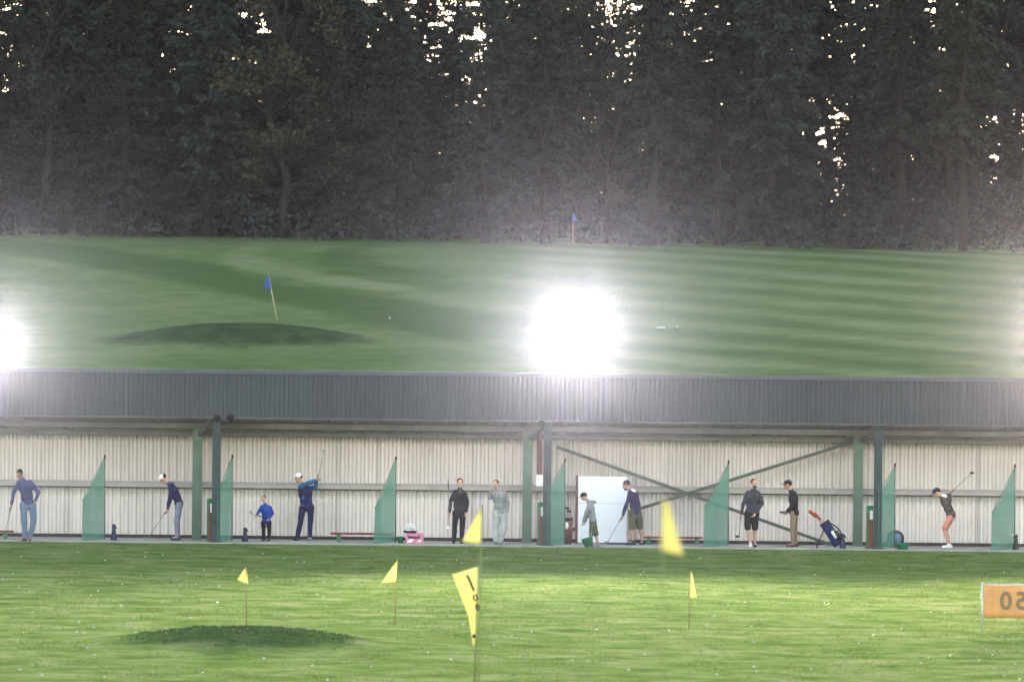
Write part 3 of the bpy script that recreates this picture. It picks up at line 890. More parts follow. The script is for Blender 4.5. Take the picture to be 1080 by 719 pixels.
    # ---- shoes
    for q in 'LR':
        A_ = Jt['a'+q]
        toe = Vector(sp.get('toe'+q, sp.get('toe', tuple(bfw)))).normalized()
        gz = FLOOR if q not in sp.get('lift', '') else A_.z - .085*s
        sm = sp.get('shoe'+q, sp.get('shoe'))
        b_ = MB(); a0 = Vector((A_.x, A_.y, gz + .045*s)); 
        b_.cone(a0 - toe*.05*s, a0 + toe*.15*s - Vector((0,0,.006)), .046*s, .040*s); b_.cone(a0, Vector((A_.x, A_.y, gz+.10*s)), .05*s, .047*s)
        me = remesh(b_, .011, 2)
        for v in me.vertices: v.co.z = max(v.co.z, gz + .006)
        put(me, 'shoe', sm, e)
    # ---- hair or cap
    hm = sp.get('hair', None)
    if hm is not None:
        b_ = MB(); b_.ell(hd(0, -.030, .040), (.088*s, .098*s, .094*s), HM)
        if sp.get('long'): b_.ell(hd(0, -.06, -.03), (.085*s, .06*s, .10*s), HM)
        put(remesh(b_, .011, 1, .006, fx), 'hair', hm, e)
    if 'beard' in sp:
        b_ = MB(); b_.ell(hd(0, .045, -.082), (.058*s, .052*s, .05*s), HM); put(remesh(b_, .01, 1, .003), 'beard', sp['beard'], e)
    if 'cap' in sp:
        b_ = MB(); b_.ell(hd(0, -.012, .056), (.091*s, .108*s, .080*s), HM); 
        cp = put(remesh(b_, .011, 1), 'cap', sp['cap'], e)
        br = MB(); br.ell(hd(0, .115, .045), (.072*s, .085*s, .010*s), HM); br.build('peak', sp.get('peak', sp['cap']), cp, True)
    return e, Jt

c_hair_d = cloth('dark_hair', (.022, .016, .013)); c_hair_b = cloth('brown_hair', (.07, .042, .025)); c_hair_r = cloth('ginger_hair', (.12, .065, .042))
c_black = cloth('black_cloth', (.016, .015, .019)); c_navy = cloth('navy_cloth', (.018, .02, .07)); c_slate = cloth('slate_blue_knit', (.075, .08, .17))
c_jean = cloth('blue_denim', (.14, .19, .30)); c_grey = cloth('grey_sweat', (.23, .24, .26)); c_lgrey = cloth('light_grey_cloth', (.40, .40, .43))
c_trou = cloth('blue_grey_trousers', (.17, .19, .26)); c_olive = cloth('olive_cloth', (.085, .088, .055)); c_khaki = cloth('khaki_cloth', (.24, .18, .13))
c_royal = cloth('royal_blue_cloth', (.02, .055, .28)); c_teal = cloth('bright_blue_cloth', (.02, .10, .25)); c_char = cloth('charcoal_cloth', (.04, .042, .055))
c_salmon = cloth('salmon_cloth', (.60, .23, .19)); c_brown = cloth('dark_brown_cloth', (.07, .06, .055)); c_white = cloth('white_cloth', (.75, .76, .8), var=.08)
s_black = mat('black_shoe', (.015, .015, .017), .5); s_brown = mat('brown_shoe', (.09, .03, .02), .5); s_white = mat('white_shoe', (.72, .74, .78), .5, var=.06); s_grey = mat('grey_shoe', (.2, .2, .22), .5)

# man in jeans, far left
person(dict(label='man in slate blue sweater and jeans looking down, far left', feet=(29, 570.5), face=35, body=10, pitch=35, tilt=-8, skin=1,
    j=dict(head=(20.5, 500), sL=(18, 507.5, -.02), sR=(34, 507.5, .02), eL=(14.6, 519), wL=(12.3, 531, -.12), eR=(40.8, 519, .06), wR=(37.5, 527.5, -.04),
           hL=(25, 532), hR=(34, 532), kL=(25.2, 549, -.04), kR=(35.6, 548.5, -.03), aL=(26.2, 566.5), aR=(31.6, 566)), toeL=(-.25, -1, 0), toeR=(0, -1, 0),
    top=('sweater', c_slate), bottom=('jeans', c_jean), loose=1.12, shoe=s_brown, hair=c_hair_d))
y_ = on_plane(29, 570.5, FLOOR).y - .17
club(at(12.6, 530, y_+.03), at(4.6, 566, y_-.12), 'golf club hanging from the hand of the man in jeans')

# golfer addressing the ball, white cap
person(dict(label='golfer in white cap, navy jacket and grey trousers bent over the ball', feet=(185, 569.5), face=90, body=80, pitch=48, s=.97,
    j=dict(head=(172.3, 504.5), sL=(180, 511, -.17), sR=(181, 510.5, .17), eL=(180, 525, -.14), eR=(179, 525, .12), wL=(177, 536, -.03), wR=(176.5, 537.5, .03),
           hL=(189, 531, -.09), hR=(189, 531, .09), kL=(186.3, 549.5, -.14), kR=(187, 549.5, .14), aL=(187, 565.5, -.16), aR=(187.5, 565.2, .16)),
    handL=(-.5, 0, -1), handR=(-.5, 0, -1), top=('jacket', c_navy), collar=c_slate, bottom=('trousers', c_trou), shoe=s_black, hair=c_hair_d, cap=c_white))
y_ = on_plane(185, 569.5, FLOOR).y
club(at(178.6, 534, y_), at(155.5, 567.5, y_), 'golf club grounded behind the ball by the golfer in the white cap')

# boy in blue
person(dict(label='small boy in royal blue jacket and black trousers holding a club', feet=(281, 570.5), face=20, body=12, s=.72, pitch=5,
    j=dict(head=(278, 525.8), sL=(274.8, 533.5), sR=(286, 533.5), eL=(272, 540.5, -.03), wL=(270.8, 543.5, -.14), eR=(288, 541, .03), wR=(283.6, 546.5, -.12),
           hL=(278, 550.5), hR=(283.6, 550.5), kL=(278, 560), kR=(284, 560), aL=(278, 567.8), aR=(283.8, 567.8)),
    top=('jacket', c_royal), bottom=('trousers', c_black), shoe=s_black, hair=c_hair_b))
y_ = on_plane(281, 570.5, FLOOR).y - .2
club(at(282.5, 546.5, y_+.02), at(265, 541.5, y_-.05), 'short golf club held level by the boy in blue', headdir=(-.3, 0, .9))

# golfer finishing his swing
person(dict(label='golfer in blue top and white cap at the end of his swing, arms high', feet=(320, 569.8), face=50, body=10, skin=1, s=1.0, pitch=5,
    j=dict(head=(314.6, 503.5), sL=(314.5, 512.5, -.10), sR=(328, 514.5, .06), eL=(325, 509.2, -.22), wL=(333, 506.2, -.16), eR=(332.6, 513.5, -.05), wR=(334, 506.5, -.10),
           hL=(319, 535), hR=(328, 534.5), kL=(316.5, 552), kR=(327.3, 551), aL=(313.5, 566), aR=(326.5, 565.5)), toeL=(-.5, -1, 0), toeR=(.3, -1, 0),
    handL=(1, 0, .45), handR=(1, 0, .5), top=('pullover', c_teal), vest=c_navy, collar=c_navy, bottom=('trousers', c_navy), shoeL=s_black, shoeR=s_grey, cap=c_white, hair=c_hair_d))
y_ = on_plane(320, 569.8, FLOOR).y - .15
club(at(333.5, 509.5, y_), at(342.3, 476, y_+.25), 'golf club swung up behind the golfer in blue', headdir=(-.8, 0, .5))

# youth in black
person(dict(label='youth in black top and black trousers standing with a club at his side', feet=(482, 573), face=-5, body=0,
    j=dict(head=(485.2, 509), sL=(478.2, 518), sR=(491, 518), eL=(475, 529, .02), wL=(474.3, 539.5, -.06), eR=(493.2, 529, .02), wR=(491.8, 539.5, -.08),
           hL=(480.5, 541), hR=(488, 541), kL=(479.5, 556), kR=(487.6, 556), aL=(478.5, 569.8), aR=(487, 569.8)),
    top=('top', c_black), collar=c_char, bottom=('trousers', c_black), loose=.98, shoe=s_black, hair=c_hair_d, s=.96))
y_ = on_plane(482, 573, FLOOR).y - .1
club(at(472.6, 506, y_), at(474, 556, y_-.02), 'golf club held upright by the youth in black', hm='white_plastic')

# youth in grey, hand to face
person(dict(label='youth in grey sweatshirt and baggy light grey trousers with a hand raised to his face', feet=(526, 574), face=20, body=10, s=.96,
    j=dict(head=(522.6, 510.5), sL=(519.3, 518.5, -.02), sR=(533.2, 519), eL=(516.6, 524.5, -.12), wL=(518.6, 515.5, -.22), eR=(535.8, 530, .04), wR=(534.2, 540, -.02),
           hL=(523.5, 541), hR=(531, 541), kL=(523, 556), kR=(531.6, 555.5, -.05), aL=(522.8, 570.6), aR=(528, 570.2)),
    handL=(.35, -.1, 1), top=('sweatshirt', c_grey), bottom=('trousers', c_lgrey), loose=1.15, shoe=s_grey, hair=c_hair_b, long=1))
y_ = 1.6
cl = club(at(508.5, 532, y_), at(510, 573.5, y_-.1), 'dark golf club leaning on the wall between the two youths', hm='black')

# boy with the bucket
bp = person(dict(label='boy in grey hooded top, olive shorts and dark cap carrying a green bucket', feet=(625, 577), face=90, body=85, pitch=28, s=.84, hood=1,
    j=dict(head=(615.8, 523.5), sL=(621.5, 530.5, -.14), sR=(623.2, 530, .14), eL=(618, 541, -.17), eR=(620, 541, .15), wL=(615, 550, -.2), wR=(617, 550, .14),
           hL=(625.4, 550, -.07), hR=(625.4, 550, .07), kL=(623.6, 562.5, -.08), kR=(628.3, 562.5, .08), aL=(624, 574, -.07), aR=(630.5, 573, .1)), 
    top=('hooded_top', c_grey), bottom=('shorts', c_olive), shorts=1.0, loose=1.05, shoe=s_grey, hair=c_hair_d, cap=c_black))
def bucket():
    y = on_plane(625, 577, FLOOR).y - .28
    p = at(620, 571, y)
    Mr = Matrix.Rotation(R(-18), 3, 'Y')
    e = empty('bucket', (p.x, y, FLOOR), 'green bucket tipped at the feet of the boy in the grey hooded top', 'bucket')
    MB().lathe([(.11, -.12), (.15, .10), (.162, .10), (.162, .118), (.135, .118), (.10, -.10)], (p.x, y, FLOOR+.15), 22, Mr).build('body', M['green_tub'], e, True)
    c = Vector((p.x, y, FLOOR+.15))
    t = MB(); t.tube([c + Mr @ Vector((.155*math.cos(a), 0, .10 + .16*math.sin(a))) for a in [k*math.pi/12 for k in range(13)]], .007, 6)
    t.build('handle', M['alu'], e, True)
bucket()

# man in navy jumper and shorts
person(dict(label='man in navy jumper with white collar and olive shorts before the white board', feet=(672, 574.5), face=85, body=65, pitch=25, skin=1,
    j=dict(head=(660.3, 511.5), sL=(663.8, 519, -.16), sR=(671.5, 518.5, .12), eL=(660.8, 532.5, -.2), wL=(656.6, 544, -.22), eR=(674, 533, .15), wR=(667, 543, .0),
           hL=(666.8, 540, -.04), hR=(673, 540, .05), kL=(666.6, 556.5, -.08), kR=(674.8, 556, .08), aL=(667.3, 570.6, -.08), aR=(678, 570, .1)), toeL=(-1, -.3, 0), toeR=(-.5, -1, 0),
    top=('jumper', c_navy), collar=c_white, bottom=('shorts', c_olive), shorts=.95, loose=1.05, shoe=s_black, hair=c_hair_d, beard=c_hair_d))
y_ = on_plane(672, 574.5, FLOOR).y - .24
club(at(657.5, 541.5, y_), at(641, 571.5, y_-.05), 'golf club pointed at the floor in front of the white board')

# bearded man walking
person(dict(label='bearded man in charcoal hooded top and black shorts walking with a club', feet=(793, 577), face=-25, body=5, hood=1,
    j=dict(head=(795.4, 509.6), sL=(787, 519), sR=(801.8, 519), eL=(783.8, 531, .02), wL=(781.8, 541.5, -.06), eR=(804, 530.5, .02), wR=(796.5, 541.5, -.2),
           hL=(789, 540.5), hR=(797, 540.5), kL=(788.6, 557, -.1), kR=(796, 557, .04), aL=(791.6, 573, -.12), aR=(796.2, 572, .12)), toeL=(0, -1, 0), toeR=(.1, -1, 0),
    top=('hooded_top', c_char), bottom=('shorts', c_black), shorts=.95, loose=1.05, shoeL=s_white, shoeR=s_black, hair=c_hair_r, beard=c_hair_r))
y_ = on_plane(793, 577, FLOOR).y - .12
club(at(782, 538, y_+.04), at(779.6, 565.5, y_-.05), 'driver with dark head hanging from the bearded man\'s hand', head='wood', hm='black')

# man in black jacket and khaki trousers
person(dict(label='man in black jacket, dark cap and khaki trousers facing left beside the golf bag', feet=(837, 576.5), face=90, body=75, pitch=8, skin=1,
    j=dict(head=(830.6, 511), sL=(835, 519.5, -.16), sR=(838.5, 519, .16), eL=(836.2, 533, -.2), wL=(830, 538.5, -.25), eR=(838.6, 533, .18), wR=(831, 539.5, .1),
           hL=(837, 541, -.08), hR=(838.3, 541, .08), kL=(836, 557.5, -.09), kR=(838.4, 557.5, .09), aL=(836.4, 572.6, -.1), aR=(839, 572, .1)), toe=(-1, -.2, 0),
    top=('jacket', c_black), bottom=('trousers', c_khaki), shoe=s_brown, hair=c_hair_d, cap=c_black))
y_ = on_plane(837, 576.5, FLOOR).y - .27
p = at(826, 540, y_)
solo(MB().box((p.x-.09, y_-.03, p.z-.025), (p.x+.09, y_+.03, p.z+.03)), 'glasses_case', M['black'], 'small black case in the hand of the man in khaki trousers', 'case')

# golfer in salmon shorts at the top of his backswing
person(dict(label='golfer in dark pullover and salmon shorts crouched in his backswing, far right', feet=(1000, 578), face=100, body=115, pitch=35, s=1.0,
    j=dict(head=(988, 519.5), sL=(993, 525, -.14), sR=(998, 523, .16), eL=(998.5, 529, .05), wL=(1000.5, 521, .25), eR=(1001.5, 528.5, .24), wR=(1001.2, 519.5, .27),
           hL=(1002.8, 543.5, -.08), hR=(1004, 543, .09), kL=(996.3, 557.5, -.10), kR=(997.3, 557.2, .10), aL=(1000.3, 574.2, -.12), aR=(1001.4, 573.7, .12)), toe=(-1, -.15, 0),
    handL=(.4, 0, .9), handR=(.4, 0, .9), top=('pullover', c_brown), collar=c_white, collar_wide=1, bottom=('shorts', c_salmon), shorts=.93, loose=.95, shoe=s_white, hair=c_hair_d, cap=c_navy))
y_ = on_plane(1000, 578, FLOOR).y + .25
club(at(1000, 522, y_), at(1024, 499, y_+.6), 'driver with dark head raised behind the golfer in salmon shorts', head='wood', hm='black', headdir=(.6, 0, .3))
p = on_plane(148.5, 569.5, FLOOR)

bpy.data.scenes.remove(TMP)
# ------------------------------------------------------------------ golf balls
def ball_mesh():
    return MB().ell((0, 0, .0213), (.0213,)*3, None, 12, 8).mesh('golf_ball', M['ball'], True)
bm_ = ball_mesh()
def ball(x, y, z, label, group):
    o = bpy.data.objects.new('golf_ball', bm_); COL.objects.link(o); o.location = (x, y, z)
    return tag(o, label, 'golf ball', group)
rb = random.Random(11)
for i in range(135):
    if i < 105:
        px, py = rb.uniform(2, 1078), 583 + 134*rb.random()
        p = on_plane(px, py, 0)
    else:
        px, py = rb.uniform(2, 1078), 582 + 60*rb.random()**1.3
        p = on_plane(px, py, 0)
    if (p.x-MOUND.x)**2 + (p.y-MOUND.y)**2 < 5: continue
    ball(p.x, p.y, zt(p.x, p.y) - .020, 'small white golf ball lying loose on the turf of the range', 'golf balls scattered over the range')
p = on_plane(150, 569.5, FLOOR); ball(p.x, p.y, FLOOR, 'white golf ball teed in front of the golfer in the white cap', None)
p = on_plane(768, 576.5, FLOOR); ball(p.x, p.y, FLOOR, 'white golf ball on the bay floor by the foot of the bearded man\'s net', None)
for px, py, lb in ((411, 337, 'white golf ball on the hillside right of the dark mound'),):
    q = hill_at(px, py); o = ball(q.x, q.y, zt(q.x, q.y), lb, None); o.scale = (2, 2, 2)
def marker(px, py, w, label):
    q = hill_at(px, py)
    b = MB(); b.cone((q.x-w, q.y, zt(q.x, q.y)+.07), (q.x+w, q.y, zt(q.x, q.y)+.07), .05, .05)
    solo(b, 'tee_marker', M['ball'], label, 'tee marker', 'white tee markers on the hillside', True)
marker(697, 348, .14, 'long white tee marker on the hillside right of the central glare')
marker(714, 347.5, .03, 'short white tee marker on the hillside right of the central glare')

# ------------------------------------------------------------------ flags
def flag(base, top, outline, label, cm, fm, group, ytop=None, thick=.012, smooth_pole=True, fold=.04, marks=None):
    """outline: list of flag points (x across, z up, y fold) relative to the top of the pole, first point on the pole"""
    base, top = Vector(base), Vector(top)
    e = empty('golf_flag', base, label, 'golf flag', group)
    MB().tube([base - Vector((0, 0, .05)), base.lerp(top, .5), top], [thick, thick, thick*.85], 8).build('pole', cm, e, True)
    b = MB(); n = 10
    L_, R_ = outline          # two chains of (x, z) down the hoist side and the fly side
    def along(ch, t):
        t *= len(ch)-1; i = min(int(t), len(ch)-2); u = t-i
        return (lerp(ch[i][0], ch[i+1][0], u), lerp(ch[i][1], ch[i+1][1], u))
    m = 8
    for j in range(n+1):
        v = j/n; a = along(L_, v); c = along(R_, v)
        for i in range(m+1):
            u = i/m
            x = lerp(a[0], c[0], u); z = lerp(a[1], c[1], u)
            y = fold*math.sin(u*5.5 + v*2.2)*u*1.2
            b.v.append((top.x + x, top.y - thick - .003 + y, top.z + z))
    for j in range(n):
        for i in range(m):
            a = j*(m+1)+i; b.f.append((a, a+1, a+m+2, a+m+1))
    fo = b.build('flag', fm, e, True)
    so = fo.modifiers.new('thick', 'SOLIDIFY'); so.thickness = .003
    return e, fo, top
FG = 'yellow flags out on the range'
def px_flag(base, top, hoist, fly, y, label, cm, fm, group=FG, thick=.011, fold=.04, zb=None):
    k = (y + 150)/F
    T = at(*top, y); B = at(*base, y)
    if zb is not None: B.z = zb
    rel = lambda q: ((q[0]-top[0])*k, -(q[1]-top[1])*k)
    return flag(B, T, ([rel(q) for q in hoist], [rel(q) for q in fly]), label, cm, fm, group, thick=thick, fold=fold)
def ground_y(px, py): return on_plane(px, py, 0).y
y = MOUND.y + .6
B = at(259.5, 661, y); 
px_flag((260, 661), (259.5, 597.5), [(259.5, 597.5), (262.3, 616)], [(259, 598), (250.5, 611)], y, 'small yellow flag on a cane standing on the grassy mound at left', M['cane'], M['yellow'], zb=zt(B.x, y))
y = ground_y(416, 658); B = at(416.5, 658, y)
px_flag((416.3, 659), (419.3, 590), [(419.3, 590), (418, 613)], [(419, 590.5), (402, 615)], y, 'small yellow flag on a cane with its point blown to the left', M['cane'], M['yellow'], zb=zt(B.x, y))
y = ground_y(727, 664); B = at(727, 664, y)
px_flag((726.5, 665), (728.5, 602), [(728.5, 602), (728, 630)], [(729, 602), (735, 629.5)], y, 'small narrow yellow flag on a cane left of the orange number board', M['cane'], M['yellow'], zb=zt(B.x, y))
# sleeves under the small flags
# nearer, taller flags on the bank
y = 80-150; B = at(500, 760, y)
e3, fo3, T3 = px_flag((499.5, 760), (504.5, 597), [(504.5, 597), (505.5, 640), (502, 682)], [(477, 605.5), (495, 650), (499.5, 680)], y, 'tall yellow flag with black numerals hanging in folds at the bottom of the view', M['cane_green'], M['yellow'], thick=.017, fold=.06, zb=zt(B.x, y))
k = 80/F
w = MB()
def stroke(pts, wd):
    for a, b_ in zip(pts[:-1], pts[1:]): w.bar(at(*a, y-.10), at(*b_, y-.10), wd, .004, up=(0, 1, 0))
stroke([(492.5, 606), (496, 613), (500, 623)], .036)
def zero(cx, cy, rx, ry, tl):
    pts = [(cx + rx*math.cos(a)*math.cos(tl) - ry*math.sin(a)*math.sin(tl), cy + rx*math.cos(a)*math.sin(tl) + ry*math.sin(a)*math.cos(tl)) for a in [i*math.pi/6 for i in range(13)]]
    stroke(pts, .026)
zero(501.3, 630, 2.0, 2.8, -.3); zero(503.5, 640, 1.6, 3.0, -.2); zero(499.8, 670.5, 1.0, 1.6, 0)
w.build('numerals', M['black'], fo3)
y = 60-150; B = at(503, 800, y)
px_flag((503.5, 800), (508, 535), [(508, 535), (507, 573)], [(507, 536), (487.5, 571)], y, 'blurred yellow flag level with the feet of the two youths', M['cane_green'], M['yellow'], thick=.008, fold=.03, zb=zt(B.x, y))
y = 35-150; B = at(700, 900, y)
px_flag((700, 900), (699, 528), [(699, 528), (697, 580)], [(703, 527), (722, 586)], y, 'most blurred yellow flag close to the camera before the red bench', M['cane_green'], M['yellow'], thick=.006, fold=.02, zb=zt(B.x, y))
# hillside flags
HG = 'blue flags on the hillside'
q = hill_at(292.5, 338)
px_flag((292.5, 338), (283, 289.5), [(283, 289.5), (286.5, 305)], [(283, 289), (278, 304)], q.y, 'blue flag on a leaning pale pole behind the dark hillside mound', mat('pale_pole', (.42, .38, .24), .6), M['blue_flag'], HG, thick=.022, zb=zt(q.x, q.y))
q = hill_at(604.5, 262)
px_flag((604.5, 262), (604, 225), [(604, 225), (604, 234)], [(605, 225), (610, 233)], q.y, 'distant blue flag at the edge of the wood above the central floodlight', M['cane'], M['blue_flag'], HG, thick=.02, zb=zt(q.x, q.y))

# ------------------------------------------------------------------ orange number board
def sign():
    y = ground_y(1036, 667)
    k = (y+150)/F
    a = at(1036, 616, y); x0 = a.x; zt0 = a.z; zb0 = at(1036, 647, y).z
    x1 = x0 + 66*k
    base = Vector(((x0+x1)/2, y, zt(x0, y)))
    e = empty('number_board', base, 'orange number board in a grey tube frame at the right edge', 'distance sign')
    for xx in (x0, x1): MB().tube([(xx, y, zt(xx, y)-.1), (xx, y, zt0+.03)], .017, 10).build('post', M['alu'], e, True)
    for zz in (zt0, zb0): MB().tube([(x0-.02, y, zz), (x1+.02, y, zz)], .015, 10).build('rail', M['alu'], e, True)
    b = MB(); n = 16; m = 6
    for j in range(m+1):
        for i in range(n+1):
            u, v = i/n, j/m
            b.v.append((lerp(x0+.03, x1-.03, u), y - .022 + .012*math.sin(u*9)*math.sin(3*v), lerp(zt0-.012, zb0-.07, v)))
    for j in range(m):
        for i in range(n):
            q = j*(n+1)+i; b.f.append((q, q+1, q+n+2, q+n+1))
    bo = b.build('banner', M['orange'], e, True)
    so = bo.modifiers.new('thick', 'SOLIDIFY'); so.thickness = .004
    cu = bpy.data.curves.new('t', 'FONT'); cu.body = '50'; cu.size = .46; cu.extrude = .001; cu.align_x = 'CENTER'; cu.space_character = 1.25; cu.offset = .012
    to = bpy.data.objects.new('t', cu); COL.objects.link(to)
    dg = bpy.context.evaluated_depsgraph_get(); dg.update()
    me = bpy.data.meshes.new_from_object(to.evaluated_get(dg))
    bpy.data.objects.remove(to)
    # seen from behind: mirror left-right
    for v in me.vertices: v.co = Vector((-v.co.x, -v.co.z, v.co.y))
    me.transform(Matrix.Translation(Vector(((x0+x1)/2, y-.040, zb0+.10)) - base))
    me.materials.clear(); me.materials.append(M['num'])
    o = bpy.data.objects.new('number', me); COL.objects.link(o); o.parent = bo
    o.matrix_parent_inverse = Matrix.Identity(4)
sign()

# ------------------------------------------------------------------ the wood
LEAF = [leafmat('conifer_dark', (.013, .018, .013), (.042, .052, .038)), leafmat('conifer_blue', (.016, .023, .024), (.05, .061, .057)), leafmat('leaf_olive', (.024, .028, .014), (.065, .066, .036)), leafmat('leaf_russet', (.028, .018, .014), (.07, .045, .032))]
def spray(b, p, d, ln, wd, r):
    d = d.normalized()
    s_ = d.cross(Vector((r.gauss(0, 1), r.gauss(0, 1), r.gauss(0, 1)))).normalized()*wd
    n = len(b.v)
    b.v += [tuple(p), tuple(p + d*ln*.5 + s_), tuple(p + d*ln), tuple(p + d*ln*.5 - s_)]
    b.f.append((n, n+1, n+2, n+3))
def conifer(seed, h, bare, rad, dens):
    r = random.Random(seed); c = MB(); t = MB()
    bend = [Vector((r.gauss(0, .06)*i, r.gauss(0, .06)*i, h*i/8)) for i in range(9)]
    t.tube([p - Vector((0, 0, .3 if i == 0 else 0)) for i, p in enumerate(bend)], [.24*(1-i/8.6)+.02 for i in range(9)], 8)
    def ax(z):
        u = max(0, min(7.999, z/h*8)); i = int(u); return bend[i].lerp(bend[i+1], u-i)
    nb = int(h*11*dens)
    for k in range(nb):
        z = lerp(bare, h*.985, (k + r.random())/nb)
        f = (z-bare)/(h-bare)
        L_ = rad*(1-f)**.75*r.uniform(.6, 1.1) + .25
        if f < .12: L_ *= .5 + f*4
        a = r.uniform(0, 6.283); droop = r.uniform(.15, .5)*(1-f) - .15*f
        d = Vector((math.cos(a), math.sin(a), 0)); p0 = ax(z)
        pts = [p0 + d*L_*u + Vector((0, 0, -droop*L_*u*u + .08*L_*u)) for u in (0, .35, .7, 1)]
        t.tube(pts, [.035, .025, .016, .006], 4, False)
        ns = int(L_*26*dens) + 6
        for q in range(ns):
            u = r.random()**.7
            i = min(int(u*3), 2); p = pts[i].lerp(pts[i+1], u*3-i)
            sd = d.cross(Vector((0, 0, 1)))*r.choice((-1, 1))
            dd = d*r.uniform(.2, 1) + sd*r.uniform(.2, 1) + Vector((0, 0, r.uniform(-.9, .15)))
            spray(c, p + Vector((r.gauss(0, .09), r.gauss(0, .09), r.gauss(0, .06))), dd, r.uniform(.22, .50), r.uniform(.05, .115), r)
    return t, c
def broadleaf(seed, h, bare, rad, dens):
    r = random.Random(seed); c = MB(); t = MB()
    bend = [Vector((r.gauss(0, .10)*i, r.gauss(0, .10)*i, h*.8*i/8)) for i in range(9)]
    t.tube([p - Vector((0, 0, .3 if i == 0 else 0)) for i, p in enumerate(bend)], [.22*(1-i/9)+.02 for i in range(9)], 8)
    for k in range(int(46*dens)):
        z = lerp(bare, h, r.random()); f = (z-bare)/(h-bare)
        L_ = rad*math.sqrt(max(.05, 1-(1.7*f-.75)**2))*r.uniform(.35, 1.05)
        a = r.uniform(0, 6.283); u = min(7.999, z*.78/(h*.8)*8); i = int(u); p0 = bend[i].lerp(bend[i+1], u-i)
        p1 = Vector((p0.x + L_*math.cos(a), p0.y + L_*math.sin(a), z))
        t.tube([p0, p0.lerp(p1, .5) + Vector((0, 0, .15)), p1], [.05, .03, .008], 5, False)
        cr = r.uniform(.45, .95)
        for q in range(int(105*cr*dens)):
            v = Vector((r.gauss(0, 1), r.gauss(0, 1), r.gauss(0, .8))).normalized()*cr*r.random()**.4
            spray(c, p1 + v, Vector((r.gauss(0, 1), r.gauss(0, 1), r.gauss(-.3, .8))), r.uniform(.14, .30), r.uniform(.05, .11), r)
    return t, c
protos = {}
TREES = [('conifer', conifer, (1, 16, .8, 3.0, 1.0), 0), ('conifer', conifer, (2, 18, 1.2, 2.7, 1.05), 1), ('conifer', conifer, (3, 15, .6, 3.3, .95), 1),
         ('pine', conifer, (4, 17, 4.5, 2.6, .75), 0), ('pine', conifer, (5, 18, 6.5, 2.4, .7), 1),
         ('broadleaf_tree', broadleaf, (6, 14, 1.6, 3.0, 1.0), 2), ('broadleaf_tree', broadleaf, (7, 15, 2.5, 2.8, .9), 3), ('broadleaf_tree', broadleaf, (8, 13, 1.0, 3.2, 1.05), 0)]
tm = []
for (nm, fn, ar, lm) in TREES:
    t, c = fn(*ar); tm.append((nm, t.mesh('trunk', M['bark'], True), c.mesh('crown', LEAF[lm])))
TG = 'trees of the wood above the hillside'
TL = {'conifer': 'dark conifer with foliage down to the ground in the wood above the hillside', 'pine': 'tall pine with a bare lower trunk in the wood above the hillside', 'broadleaf_tree': 'bushy broadleaved tree among the conifers of the wood above the hillside'}
rt = random.Random(21)
def tree(k, px, d, sc=1.0, label=None):
    nm, tme, cme = tm[k]
    x = (px-CX)/F*d; y = d-150
    e = empty(nm, (x, y, zt(x, y)), label or TL[nm], 'tree', TG, rt.uniform(0, 6.28))
    e.scale = (sc*rt.uniform(.92, 1.1),)*2 + (sc,)
    for n_, me in (('trunk', tme), ('crown', cme)):
        o = bpy.data.objects.new(n_, me); COL.objects.link(o); o.parent = e
    return e
# (variant, pixel column, distance, scale)
WOOD = []
# front edge of the wood
for px in range(-90, 700, 74): WOOD.append((rt.choice((0, 1, 2, 5, 7, 0, 2)), px + rt.uniform(-18, 18), rt.uniform(262, 266), rt.uniform(.85, 1.0)))
for px in range(-70, 660, 62): WOOD.append((rt.choice((0, 1, 2, 6, 1)), px + rt.uniform(-18, 18), rt.uniform(268, 273), rt.uniform(.95, 1.08)))
for px in range(-100, 660, 70): WOOD.append((rt.choice((0, 1, 3, 2)), px + rt.uniform(-18, 18), rt.uniform(276, 284), rt.uniform(.95, 1.1)))
# right part: bare trunks, thinner crowns
for px in range(690, 1190, 64): WOOD.append((rt.choice((3, 4, 3, 1)), px + rt.uniform(-14, 14), rt.uniform(262, 267), rt.uniform(.9, 1.0)))
for px in range(680, 1190, 82): WOOD.append((rt.choice((3, 4, 7, 5, 0)), px + rt.uniform(-14, 14), rt.uniform(269, 275), rt.uniform(.85, 1.0)))
for px in range(700, 1190, 110): WOOD.append((rt.choice((4, 3, 0)), px + rt.uniform(-14, 14), rt.uniform(278, 286), rt.uniform(.9, 1.05)))
# depth of the wood behind
def thin(px): return 838 < px < 874 or 1044 < px < 1086
for px in range(-120, 1220, 46):
    WOOD.append((rt.choice((0, 1, 2, 5, 7)), px + rt.uniform(-10, 10), rt.uniform(290, 300), .46 if thin(px) else rt.uniform(.9, 1.02)))
for px in range(-140, 1240, 50):
    WOOD.append((rt.choice((0, 1, 2, 7, 6)), px + rt.uniform(-12, 12), rt.uniform(304, 316), .5 if thin(px) else rt.uniform(.9, 1.05)))
for px in range(-140, 1240, 44):
    WOOD.append((rt.choice((0, 1, 2, 7, 5)), px + rt.uniform(-12, 12), rt.uniform(320, 334), rt.uniform(.7, .9) if not thin(px) else .6))
for px in range(-100, 1200, 42):
    WOOD.append((rt.choice((2, 2, 7, 0)), px + rt.uniform(-10, 10), rt.uniform(284, 289), rt.uniform(.38, .5)))
THIN_PINES = [(4, 846, 292, 1.0), (4, 868, 296, 1.04), (4, 858, 303, 1.1), (4, 838, 300, 1.0), (4, 1052, 292, 1.16), (4, 1074, 295, 1.2), (4, 1064, 302, 1.25), (3, 1090, 299, 1.2)]
for q_ in THIN_PINES: tree(*q_)
